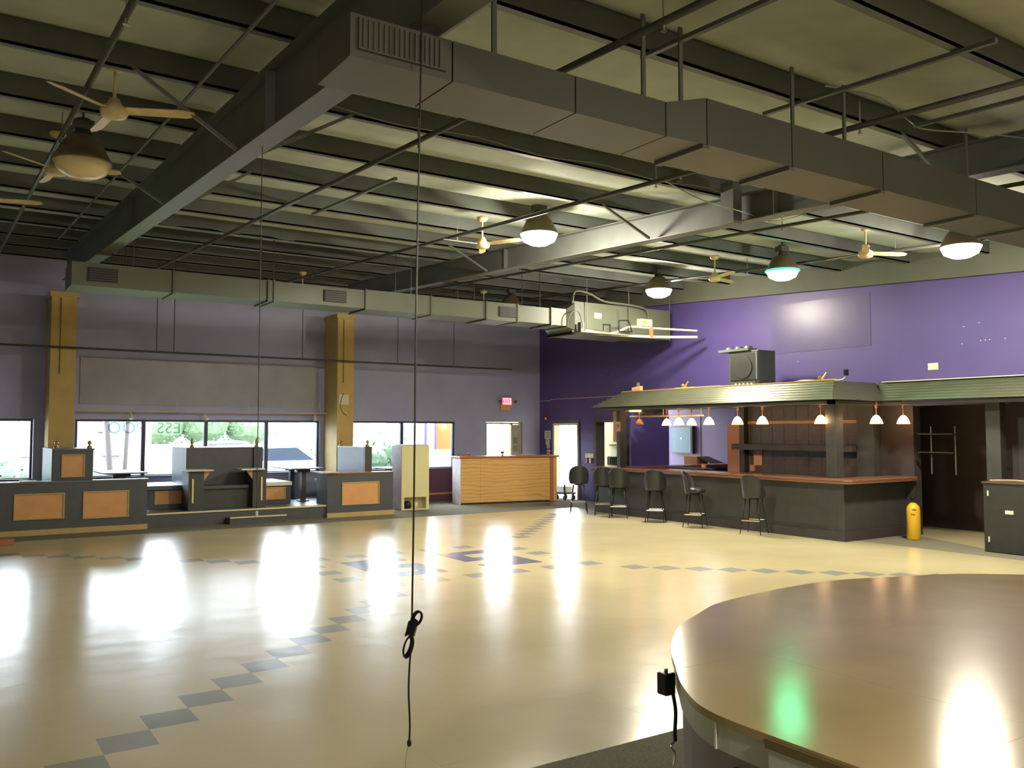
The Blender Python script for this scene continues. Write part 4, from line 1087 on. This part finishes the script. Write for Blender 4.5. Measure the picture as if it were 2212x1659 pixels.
def hipL(t_): return None
YL0, YL1 = 15.42, 15.22     # eave and top at the left end
ysA = [(15.42, 15.22), (14.35, 14.2), (12.2, 12.2), (10.6, 10.7), (9.02, 9.56)]
for (e0_, t0_), (e1_, t1_) in zip(ysA, ysA[1:]):
    corrug(eA(e0_), eA(e1_), tA(t0_), tA(t1_), 'corrugated_sheet', aw)
corrug((12.42, 9.02, ez), (13.9, 9.02, ez), (13.2, 9.56, tz), (14.42, 9.56, tz), 'corrugated_sheet', aw)
ysC = [(9.02, 9.56), (7.4, 7.6), (5.6, 5.6), (3.4, 3.4)]
for (e0_, t0_), (e1_, t1_) in zip(ysC, ysC[1:]):
    corrug((13.82, e0_, ez), (13.82, e1_, ez), (14.5, t0_, tz), (14.5, t1_, tz), 'corrugated_sheet', aw)
bm = nb(); box(bm, 13.2, XG-0.005, 9.56, 15.2, 2.68, 2.705); obj('top_deck', bm, 'black', aw)
bm = nb(); box(bm, 12.5, XG-0.005, 9.1, 9.2, 2.30, 2.36); box(bm, 12.5, 12.6, 9.1, 15.3, 2.30, 2.36); box(bm, 12.6, XG-0.005, 15.2, 15.3, 2.30, 2.36); box(bm, 13.9, 14.0, 3.4, 9.1, 2.30, 2.36); obj('eave_joist', bm, 'black', aw)
bm = nb(); box(bm, 12.6, XG-0.005, 9.2, 15.2, 2.36, 2.375); obj('soffit_board', bm, 'black', aw)
bm = nb(); tube(bm, (13.2, 15.2, 2.745), (13.2, 9.56, 2.745), 0.014, n=6); obj('ridge_strip', bm, 'brass', aw)
bm = nb(); box(bm, 14.44, 14.5, 3.4, 9.45, 2.735, 2.75); obj('ridge_strip', bm, 'offwhite', aw)

# on top of the awning
am = thing('speaker_cabinet', 'big black speaker cabinet standing on the awning', 'speaker', (13.75, 11.7, 2.71))
bm = nb(); box(bm, 13.4, 13.9, 11.4, 12.16, 2.706, 3.44); obj('cabinet', bm, 'black', am, bevel=0.01)
bm = nb(); box(bm, 13.385, 13.399, 11.46, 12.10, 2.86, 3.38); obj('grille_cloth', bm, 'grille', am)
bm = nb(); tube(bm, (13.372, 11.78, 3.12), (13.384, 11.78, 3.12), 0.235, n=32); obj('cone_ring', bm, 'case', am)
bm = nb(); box(bm, 13.38, 13.399, 11.42, 11.45, 2.86, 3.40); obj('metal_edge', bm, 'pipe_hi', am)
bm = nb(); box(bm, 13.38, 13.399, 11.46, 12.1, 2.73, 2.83); cpn = obj('control_panel', bm, 'duct_dark', am)
for k in range(5):
    bm = nb(); tube(bm, (13.36, 11.55+k*0.1, 2.78), (13.379, 11.55+k*0.1, 2.78), 0.018, n=8); obj('knob', bm, 'offwhite', cpn)
bm = nb(); prism(bm, [(13.36, 11.62), (13.62, 11.62), (13.62, 12.4), (13.36, 12.4)], 3.442, 3.49)
t = tag(obj('stage_bar', bm, 'duct'), 'long grey fixture bar lying on the black speaker cabinet', 'fixture')
for k in range(3):
    bm = nb(); tube(bm, (13.49, 11.72+k*0.24, 3.491), (13.49, 11.72+k*0.24, 3.535), 0.09, 0.07, n=14); tag(obj('lamp_can', bm, 'duct'), ['grey lamp can on the speaker cabinet, right one', 'grey lamp can on the speaker cabinet, middle one', 'grey lamp can on the speaker cabinet, left one'][k], 'lamp')
for (x, y, n_, lb) in ((13.35, 13.35, 'a', 'small brass fixture on the awning left of the speaker cabinet'), (13.4, 9.95, 'b', 'brass fixture on the awning right of the speaker cabinet')):
    t = thing('brass_fixture', lb, 'fixture', (x, y, 2.75))
    bm = nb(); box(bm, x-0.02, x+0.04, y-0.28, y+0.28, 2.75, 2.78); obj('base_bar', bm, 'yellow', t)
    bm = nb(); tube(bm, (x, y, 2.78), (x+0.03, y-0.08, 2.9), 0.02, n=8); ico(bm, (x, y+0.05, 2.82), 0.04, 1); obj('arm', bm, 'brass', t)
bm = nb(); lathe(bm, [(0, 0), (0.22, 0), (0.24, 0.02), (0.12, 0.05), (0, 0.055)], 13.5, 10.35, 2.746, 20); tag(obj('pan_lid', bm, 'offwhite'), 'pale round lid lying on the awning beside the brass fixture', 'lid')
bm = nb(); box(bm, 13.3, 13.7, 12.3, 13.0, 2.746, 2.775); tag(obj('lath_strip', bm, 'trimw'), 'pale lath lying on the awning left of the speaker cabinet', 'plank')
for k in range(3):
    bm = nb(); box(bm, 13.25, 13.33, 14.84-k*0.1, 14.92-k*0.1, 2.746+k*0.008, 2.84+k*0.01); tag(obj('small_box', bm, 'kraft'), ['small glowing-tan box on the left end of the awning, leftmost', 'small tan box on the left end of the awning, middle of three', 'small tan box on the left end of the awning, rightmost of three'][k], 'box')
t = thing('wall_camera', 'small black camera with a white cable above the awning corner', 'camera', (13.6, 9.6, 2.8))
bm = nb(); box(bm, 13.57, 13.63, 9.56, 9.62, 2.84, 2.95); obj('camera_body', bm, 'blackmetal', t)
bm = nb(); path(bm, smooth_pts([(13.6, 9.6, 2.84), (13.6, 9.66, 2.78), (13.55, 9.8, 2.76)]), 0.01); obj('camera_cable', bm, 'white', t)

# pendants
def make_pendant(x, y, z, label, lit=True, top=2.36):
    t = thing('pendant_lamp', label, 'pendant lamp', (x, y, z), 0, 'small bell pendant lamps over the bar')
    bm = nb(); lathe(bm, [(0.105, -0.06), (0.085, 0.0), (0.05, 0.055), (0.022, 0.075), (0, 0.078)], x, y, z, 20)
    obj('shade', bm, 'pend' if lit else 'pendoff', t, smooth=True)
    if lit:
        bm = nb(); lathe(bm, [(0.106, -0.075), (0.112, -0.068), (0.106, -0.061), (0.09, -0.068)], x, y, z, 20); obj('halo_ring', bm, 'pend_rim', t, smooth=True)  # emissive ring on lit pendants only, stands in for their amber halo
    bm = nb(); tube(bm, (x, y, z+0.078), (x, y, z+0.24), 0.008, n=8); tube(bm, (x, y, z+0.20), (x, y, top), 0.022, n=8); obj('stem', bm, 'copper', t)
pl = [(13.9, 14.48, 'leftmost lit pendant over the bar'), (12.9, 13.08, 'second lit pendant from the left over the bar'), (13.9, 13.7, 'third lit pendant from the left over the bar'),
      (12.9, 12.24, 'fourth lit from the left'), (12.9, 11.5, 'fifth lit pendant from the left, by the tan board'), (12.9, 10.9, 'sixth lit pendant from the left, before the tiled wall'),
      (12.9, 9.62, 'lit pendant just left of the bar corner post'), (13.73, 9.1, 'lit pendant right of the corner post, left of two'), (14.22, 8.9, 'rightmost lit pendant beside the black wall')]
for x, y, lb in pl: make_pendant(x, y, 2.05, 'orange glowing bell pendant lamp, ' + lb, top=2.555 if y == 8.9 else 2.36)
make_pendant(13.62, 15.08, 2.055, 'unlit tan bell pendant lamp at the left end of the bar', False)
bm = nb(); tube(bm, (14.2, 16.05, 2.2), (14.2, 13.6, 2.2), 0.022, n=8); tube(bm, (14.2, 14.9, 2.2), (14.2, 14.9, 2.36), 0.01, n=6); tube(bm, (14.2, 13.7, 2.2), (14.2, 13.7, 2.36), 0.01, n=6); tag(obj('track_rail', bm, 'cream'), 'pale horizontal rail under the awning behind the pendants', 'rail')
bm = nb(); box(bm, 14.3, 14.598, 15.32, 15.9, 2.24, 2.34); tag(obj('vent_slats', bm, 'flange'), 'grey slatted unit under the left end of the awning', 'vent')
bm = nb(); box(bm, 13.35, 13.5, 14.88, 15.12, 2.29, 2.359); tag(obj('amber_lamp', bm, 'pend_rim'), 'small amber light bar under the left awning end', 'light')

# --- bar stools
def make_stool(label):
    t = thing('bar_stool', label, 'bar stool', (0, 0, 0), 0, 'black bar stools along the bar')
    bm = nb(); lathe(bm, [(0, 0.66), (0.17, 0.66), (0.205, 0.68), (0.21, 0.72), (0.19, 0.75), (0.1, 0.762), (0, 0.765)], 0, 0, 0, 24); obj('seat', bm, 'vinyl', t, smooth=True)
    # bucket back: wraps behind the seat, open to +x
    bm = nb(); n = 22; rows_ = 7
    O = []; I_ = []
    for r_ in range(rows_+1):
        v = r_/rows_; ro = []; ri = []
        for k in range(n+1):
            a = math.radians(100+160*k/n)
            s = math.sin(PI*k/n)**0.38
            z = 0.65+(0.10+0.32*s)*v
            rad = 0.205+0.03*v
            sx_ = rad*math.cos(a); sy_ = rad*math.sin(a)
            ro.append(bm.verts.new((sx_-0.035*v*s, sy_, z)))
            rad -= 0.035
            ri.append(bm.verts.new((rad*math.cos(a)-0.035*v*s, rad*math.sin(a), z)))
        O.append(ro); I_.append(ri)
    for r_ in range(rows_):
        for k in range(n):
            bm.faces.new((O[r_][k], O[r_][k+1], O[r_+1][k+1], O[r_+1][k])); bm.faces.new((I_[r_][k], I_[r_+1][k], I_[r_+1][k+1], I_[r_][k+1]))
    for k in range(n):
        bm.faces.new((O[-1][k], O[-1][k+1], I_[-1][k+1], I_[-1][k])); bm.faces.new((O[0][k], I_[0][k], I_[0][k+1], O[0][k+1]))
    for r_ in range(rows_):
        bm.faces.new((O[r_][0], O[r_+1][0], I_[r_+1][0], I_[r_][0])); bm.faces.new((O[r_][n], I_[r_][n], I_[r_+1][n], O[r_+1][n]))
    b_ = obj('backrest', bm, 'vinyl', t, smooth=True, bevel=0.008)
    bm = nb(); tube(bm, (0, 0, 0.62), (0, 0, 0.66), 0.1, n=16); obj('swivel_plate', bm, 'blackmetal', t)
    for sx_ in (-1, 1):
        for sy_ in (-1, 1):
            bm = nb(); tube(bm, (0.19*sx_, 0.19*sy_, 0.003), (0.115*sx_, 0.115*sy_, 0.63), 0.009, 0.014, n=8); obj('leg', bm, 'blackmetal', t, smooth=True)
    bm = nb(); q = 0.165
    for a, b in (((-q, -q), (q, -q)), ((q, -q), (q, q)), ((q, q), (-q, q)), ((-q, q), (-q, -q))):
        tube(bm, (a[0], a[1], 0.245), (b[0], b[1], 0.245), 0.011, n=8)
    obj('foot_ring', bm, 'chrome', t)
    return t
s0 = make_stool('black bar stool nearest the camera, rightmost of the row')
stools = [(12.42, 10.72, 0.35, None), (12.36, 12.12, -1.05, 'black bar stool turned to show its glossy inner back, second from the right'),
          (12.36, 13.22, 0.7, 'black bar stool with its back to the room, third from the right'), (12.32, 14.3, 0.75, 'black bar stool with a bright foot ring, fourth from the right'),
          (12.42, 14.95, 0.9, 'black bar stool partly hidden behind another near the bar end'), (12.36, 15.75, 0.95, 'black bar stool leftmost of the row, against the purple wall')]
for i, (x, y, rz, lb) in enumerate(stools):
    o = s0 if i == 0 else dup(s0, (x, y, 0.0), rz, lb)
    o.location = (x, y, 0.0); o.rotation_euler = (0, 0, rz)

# --- right side things
gc = thing('gas_cylinder', 'yellow gas cylinder with black valve standing beside the bar', 'gas cylinder', (14.0, 8.62, 0))
bm = nb(); lathe(bm, [(0, 0.004), (0.10, 0.004), (0.11, 0.02), (0.11, 0.50), (0.10, 0.56), (0.06, 0.61), (0.03, 0.63), (0, 0.63)], 14.0, 8.62, 0, 28); obj('tank', bm, 'yellow', gc, smooth=True)
bm = nb(); lathe(bm, [(0, 0.63), (0.028, 0.63), (0.028, 0.66), (0.018, 0.665), (0.018, 0.70), (0.045, 0.705), (0.045, 0.725), (0, 0.73)], 14.0, 8.62, 0, 14); obj('valve', bm, 'blackmetal', gc, smooth=True)
bm = nb()
for a0, zz in ((3.55, 0.50), (3.35, 0.42)):
    for k in range(6):
        a1 = a0+k*0.1; 
        vs = [bm.verts.new((14.0+0.1115*math.cos(a), 8.62+0.1115*math.sin(a), z)) for a, z in ((a1, zz), (a1+0.07, zz), (a1+0.07, zz+0.03), (a1, zz+0.03))]
        bm.faces.new(vs)
obj('stencil_marks', bm, 'olive', gc)
rc = thing('road_case', 'large dark road case at the right edge behind the stage', 'case', (13.9, 6.3, 0))
bm = nb(); box(bm, 13.52, 14.25, 5.2, 7.17, 0.01, 1.05); obj('case_body', bm, 'case', rc, bevel=0.008)
bm = nb(); box(bm, 13.505, 14.26, 5.18, 7.185, 1.051, 1.075); obj('case_lid', bm, 'duct_dark', rc)
for z in (0.16, 0.86):
    bm = nb(); box(bm, 13.5, 13.518, 7.08, 7.10, z, z+0.08); obj('hinge', bm, 'white', rc)
bm = nb(); box(bm, 13.505, 13.519, 6.72, 6.84, 0.6, 0.655); obj('torn_label', bm, 'white', rc)
bm = nb(); path(bm, smooth_pts([(13.6, 7.1, 1.09), (13.7, 6.8, 1.1), (13.75, 6.6, 1.09), (13.9, 6.3, 1.09)]), 0.014); tag(obj('coiled_wire', bm, 'tan'), 'pale wire lying on the dark road case', 'cable')
bm = nb()
for k in range(95):
    yy = 3.6+k*0.0345
    tube(bm, (14.3+random.uniform(-.006, .006), yy, 0.6), (14.3+random.uniform(-.006, .006), yy+random.uniform(-.004, .004), 2.34), 0.013, n=5)
rw = tag(obj('reed_screen', bm, 'reed'), 'brown vertical reed screen behind the dark road case', 'screen')
rw['kind'] = 'stuff'
sh = thing('shelf_frame', 'thin grey shelf frame against the black wall right of the pendants', 'shelf', (14.58, 8.5, 1.5))
bm = nb()
box(bm, 14.57, 14.585, 8.60, 8.615, 1.1, 1.93); box(bm, 14.57, 14.585, 8.17, 8.185, 1.1, 1.93); obj('upright', bm, 'flange', sh)
for z in (1.79, 1.47):
    bm = nb(); box(bm, 14.50, 14.569, 8.18, 8.82, z, z+0.016); obj('shelf', bm, 'case', sh)
# brown mat corner at far left
bm = nb(); box(bm, 0.3, 1.20, 16.35, 16.72, 0.004, 0.10); tag(obj('floor_box', bm, 'redwood'), 'low brown box at the left edge by the half wall', 'box')

# ================================================================== STAGE
H = 0.85
pts0 = [(9.2, 0.2), (8.6, 1.3), (7.6, 2.25), (6.6, 2.95), (6.06, 3.39), (5.59, 3.56), (5.15, 3.70), (4.71, 3.72), (4.20, 3.67), (3.82, 3.59), (3.51, 3.44), (3.26, 3.31), (3.01, 3.11), (2.82, 2.92), (2.67, 2.74), (2.52, 2.56), (2.39, 2.35), (2.345, 2.20), (2.335, 2.05)]
sm = [(p.x, p.y) for p in smooth_pts([(a, b, 0) for a, b in pts0], 4)]
outline = sm + [(2.335, -2.0), (9.4, -2.0)]
stg = thing('stage', 'curved brown-topped stage platform in the right foreground', 'stage', (5, 1.5, 0))
# skirt, recessed
def offset(pts, d):
    c = Vector((5.5, 0.8)); out = []
    for i, p in enumerate(pts):
        a = Vector(pts[max(i-1, 0)]); b = Vector(pts[min(i+1, len(pts)-1)])
        tn = (b-a).normalized(); nn = Vector((-tn.y, tn.x))
        if nn.dot(c-Vector(p)) < 0: nn = -nn
        out.append(tuple(Vector(p)+nn*d))
    return out
outer = sm + [(2.335, 1.98)]
inner = offset(outer, 0.05)
bm = nb(); prism(bm, inner + [(2.385, -1.9), (9.2, -1.9)], 0.004, H-0.125); obj('skirt', bm, 'stage_side', stg)
bm = nb(); prism(bm, offset(outer, 0.012) + [(2.348, -1.95), (9.3, -1.95)], H-0.124, H-0.031); obj('edge_band', bm, 'stage_band', stg)
bm = nb(); box(bm, 2.325, 2.334, -1.9, 1.96, 0.004, H-0.041); obj('front_panel', bm, 'stage_band', stg)
bm = nb(); box(bm, 2.318, 2.336, -1.95, 1.97, H-0.04, H-0.010); obj('edge_trim', bm, 'olive', stg)
bm = nb(); box(bm, 2.36, 2.384, 2.0, 2.15, 0.58, 0.68); obj('skirt_louvre', bm, 'duct', stg)
for zz in (0.59, 0.65):
    bm = nb(); box(bm, 2.352, 2.359, 2.0, 2.14, zz, zz+0.018); obj('louvre_rail', bm, 'stage_band', stg)
bm = nb(); box(bm, 2.350, 2.357, 2.215, 2.222, H-0.124, H-0.031); obj('band_joint', bm, 'white', stg)
# top boards cut from the outline along a skewed grid
def clip_poly(poly, a, b, c):     # keep a*x+b*y <= c
    out = []
    for i in range(len(poly)):
        p, q = poly[i], poly[(i+1) % len(poly)]
        dp = a*p[0]+b*p[1]-c; dq = a*q[0]+b*q[1]-c
        if dp <= 0: out.append(p)
        if (dp < 0 < dq) or (dq < 0 < dp):
            t_ = dp/(dp-dq); out.append((p[0]+(q[0]-p[0])*t_, p[1]+(q[1]-p[1])*t_))
    return out
xc_ = [2.3, 3.15, 4.37, 5.59, 6.81, 8.03, 9.5]; yc_ = [-2.1, -0.95, 0.27, 1.49, 2.71, 3.95]
g_ = 0.0007
for a, b in zip(xc_, xc_[1:]):
    for c, d in zip(yc_, yc_[1:]):
        pl_ = outline
        for args in ((-1, 0, -(a+g_)), (1, 0, b-g_), (0, -1, -(c+g_)), (0, 1, d-g_)):
            if pl_: pl_ = clip_poly(pl_, *args)
        if len(pl_) < 3: continue
        cl = []
        for p in pl_:
            if not cl or (Vector(p)-Vector(cl[-1])).length > 1e-4: cl.append(p)
        if (Vector(cl[0])-Vector(cl[-1])).length < 1e-4: cl.pop()
        if len(cl) < 3: continue
        bm = nb(); dz = random.uniform(-0.0012, 0.0)
        prism(bm, cl, H-0.03, H+dz)
        o = obj('deck_sheet', bm, 'stage', stg)
bm = nb(); box(bm, 2.4, 9.2, -1.9, 2.1, H-0.05, H-0.031); obj('sub_deck', bm, 'olive', stg)
# plug box and cable at the stage edge
pb = thing('stage_plug_box', 'black plug box with a hanging cable on the stage edge', 'plug box', (2.5, 2.75, 0.7))
bm = nb(); box(bm, -0.035, 0.025, -0.045, 0.015, -0.05, 0.045); obj('box_body', bm, 'blackmetal', pb, world=False, bevel=0.008)
bm = nb(); box(bm, -0.012, 0.0, -0.02, -0.01, 0.045, 0.062); obj('metal_tab', bm, 'chrome', pb, world=False)
bm = nb(); path(bm, smooth_pts([(0.02, -0.03, -0.05), (0.025, -0.04, -0.12), (0.01, -0.05, -0.20), (0.012, -0.05, -0.24)]), 0.009); obj('strap', bm, 'blackmetal', pb, world=False)
bm = nb(); path(bm, smooth_pts([(0.012, -0.05, -0.24), (-0.005, -0.05, -0.25), (-0.012, -0.05, -0.265), (0.008, -0.05, -0.29), (0.0, -0.05, -0.34)]), 0.005); obj('hook', bm, 'chrome', pb, world=False)
pb.location = (2.70, 2.84, 0.76)

# ================================================================== OUTSIDE
bm = nb(); box(bm, -40, 70, YW+WT, 90, -0.3, -0.12); struct('ground_outside', bm, 'asphalt')
bm = nb(); box(bm, XG+6, 70, -20, YW+WT-0.01, -0.3, -0.12); struct('ground_side', bm, 'asphalt')
bm = nb(); box(bm, -8, 11.2, 22.2, 27.5, -0.12, -0.06); tag(obj('lawn_strip', bm, 'grass'), 'pale green lawn strip outside the windows', 'lawn')
def building(x0, x1, y0, y1, h, m, label, name='building'):
    t = thing(name, label, 'building', ((x0+x1)/2, y0, -0.1))
    bm = nb(); box(bm, x0, x1, y0, y1, -0.12, h); obj('wall_block', bm, m, t)
    bm = nb(); box(bm, x0-0.2, x1+0.2, y0-0.2, y1+0.2, h, h+0.3); obj('parapet', bm, 'white', t)
    for k in range(int((x1-x0)/2.5)):
        bm = nb(); xx = x0+1+k*2.5; box(bm, xx, xx+1.2, y0-0.04, y0-0.005, 1.0, 2.4); w1 = obj('window', bm, 'white', t)
        bm = nb(); box(bm, xx+0.06, xx+1.14, y0-0.05, y0-0.041, 1.06, 2.34); obj('pane', bm, 'booth_side', w1)
building(-6, 6.6, 33, 36, 2.7, 'brickw', 'pale pink brick building beyond the left windows')
building(14, 34, 55, 60, 2.6, 'brickw2', 'distant pale building across the parking lot')
building(30, 38, 34, 36, 2.9, 'brickw', 'pink wall seen through the open side door')
def blob(name, label, cat, spots, m='leaf', trunk=None):
    t = thing(name, label, cat, (spots[0][0], spots[0][1], -0.06))
    bm = nb()
    for (x, y, z, r) in spots:
        for k in range(int(150*r*r)+60):
            a = random.uniform(0, 2*PI); b = math.acos(random.uniform(-1, 1)); rr = r*random.uniform(0.75, 1.05)
            c = Vector((x+rr*math.sin(b)*math.cos(a), y+rr*math.sin(b)*math.sin(a), z+rr*math.cos(b)*0.85))
            s = random.uniform(0.05, 0.1)
            d1_ = Vector((random.uniform(-1, 1), random.uniform(-1, 1), random.uniform(-1, 1))).normalized(); d2_ = d1_.orthogonal().normalized()
            bm.faces.new([bm.verts.new(c+d1_*s), bm.verts.new(c+d2_*s*0.6), bm.verts.new(c-d1_*s), bm.verts.new(c-d2_*s*0.6)])
        ico(bm, (x, y, z), r*0.82, 2, (1, 1, 0.85))
    o = obj('foliage', bm, m, t); o['kind'] = 'stuff'
    if trunk:
        bm = nb()
        for tr in trunk: tube(bm, tr[0], tr[1], tr[2], tr[2]*0.7, n=10)
        obj('trunk', bm, 'bark', t)
    return t
blob('garden_bush', 'green bush outside the leftmost window', 'bush', [(0.6, 22.6, 0.7, 0.8), (1.5, 23.0, 0.6, 0.7)])
blob('street_tree', 'leafy tree branch at the leftmost window', 'tree', [(-0.2, 23.5, 2.6, 1.0), (0.6, 23.6, 2.3, 0.6)], trunk=[((-0.6, 23.6, -0.06), (-0.3, 23.5, 2.3), 0.1)])
blob('street_tree', 'forked tree trunk in front of the pink building', 'tree', [(4.35, 26, 3.4, 1.0), (3.5, 26, 3.3, 0.8)], trunk=[((4.2, 26, -0.06), (4.0, 26, 2.6), 0.09), ((4.5, 26.1, -0.06), (4.62, 26.1, 2.8), 0.07)])
blob('garden_bush', 'low green bush at the foot of the forked tree', 'bush', [(3.3, 25.5, 0.5, 0.6)])
blob('garden_bush', 'light green hedge beyond the white car', 'bush', [(9.4, 30, 0.7, 0.9), (10.6, 30.4, 0.7, 1.0), (11.9, 30.5, 0.7, 0.9)])
blob('garden_bush', 'large leafy bush outside the window behind the refrigerator', 'bush', [(10.5, 23.1, 0.95, 0.75), (11.3, 23.3, 1.05, 0.85), (12.3, 25.8, 1.1, 0.8)])
blob('street_tree', 'row of distant trees across the lot', 'tree', [(9.5, 46, 2.2, 1.6), (11.7, 46, 2.3, 1.6), (14, 46, 2.1, 1.5)], trunk=[((9.5, 46, -0.1), (9.5, 46, 1.5), 0.2), ((11.7, 46, -0.1), (11.7, 46, 1.5), 0.2), ((14, 46, -0.1), (14, 46, 1.5), 0.2)])
# orange entrance panels beside the right window
op = thing('entrance_porch', 'orange panelled porch wall on a pale base outside the right window', 'porch', (13.5, 22.4, -0.1))
bm = nb(); box(bm, 12.55, 13.3, 22.9, 23.05, 1.3, 2.7); obj('orange_panel', bm, 'orangew', op)
bm = nb(); box(bm, 12.25, 13.3, 22.85, 23.1, -0.12, 1.3); obj('base_wall', bm, 'plinth', op)
bm = nb(); box(bm, 12.14, 12.22, 22.8, 23.1, -0.12, 2.8); obj('corner_pier', bm, 'purple', op)
bm = nb(); box(bm, 12.50, 12.56, 22.84, 22.9, 1.3, 2.7); obj('panel_trim', bm, 'purple', op)
bm = nb(); ico(bm, (12.8, 22.8, 1.98), 0.07, 2); obj('porch_globe', bm, 'pend', op)

def make_car(name, label, paint, loc, rz):
    t = thing(name, label, 'car', loc, rz)
    prof_ = [(-2.2, 0.35), (-2.25, 0.75), (-2.1, 1.0), (-1.75, 1.05), (-1.35, 1.5), (0.35, 1.52), (1.05, 1.05), (2.1, 0.92), (2.3, 0.6), (2.25, 0.35)]
    bm = nb()
    a = [bm.verts.new((x, -0.85, z)) for x, z in prof_]; b = [bm.verts.new((x, 0.85, z)) for x, z in prof_]
    bm.faces.new(a); bm.faces.new(b[::-1])
    for i in range(len(prof_)): bm.faces.new((a[i], a[(i+1) % len(prof_)], b[(i+1) % len(prof_)], b[i]))
    obj('body', bm, paint, t, world=False, bevel=0.06)
    for s in (-1, 1):
        bm = nb(); pr = [(-1.55, 1.08), (-1.28, 1.42), (0.3, 1.44), (0.85, 1.08)]
        hexa(bm, [(x, s*0.851, z) for x, z in pr], [(x, s*0.87, z) for x, z in pr]); obj('side_window', bm, 'carglass', t, world=False)
    bm = nb(); hexa(bm, [(-1.74, -0.7, 1.09), (-1.42, -0.66, 1.45), (-1.42, 0.66, 1.45), (-1.74, 0.7, 1.09)], [(-1.80, -0.7, 1.08), (-1.47, -0.66, 1.46), (-1.47, 0.66, 1.46), (-1.80, 0.7, 1.08)]); obj('rear_window', bm, 'carglass', t, world=False)
    for s in (-1, 1):
        bm = nb(); box(bm, -2.29, -2.1, min(s*0.55, s*0.86), max(s*0.55, s*0.86), 0.72, 0.95); obj('tail_light', bm, 'tail', t, world=False)
    bm = nb(); box(bm, -2.34, -2.22, -0.8, 0.8, 0.32, 0.52); obj('bumper', bm, 'carg', t, world=False)
    for x in (-1.4, 1.4):
        for s in (-1, 1):
            bm = nb(); tube(bm, (x, s*0.72, 0.31), (x, s*0.92, 0.31), 0.31, n=20); obj('wheel', bm, 'tyre', t, world=False)
    return t
make_car('car', 'white car parked outside the fourth booth window pane', 'carw', (8.3, 24.9, -0.06), 0.15)
make_car('car', 'dark grey car parked beyond the second booth window pane', 'carg', (6.4, 31.0, -0.12), 4.0)
make_car('car', 'white car in the middle distance of the parking lot', 'carw', (11.5, 40, -0.12), 0.0)
make_car('car', 'white car with red tail lights just outside the open side door', 'carw', (20.6, 22.6, -0.12), 0.7)

# tidy helper properties
for o in bpy.data.objects:
    if '_w' in o: del o['_w']
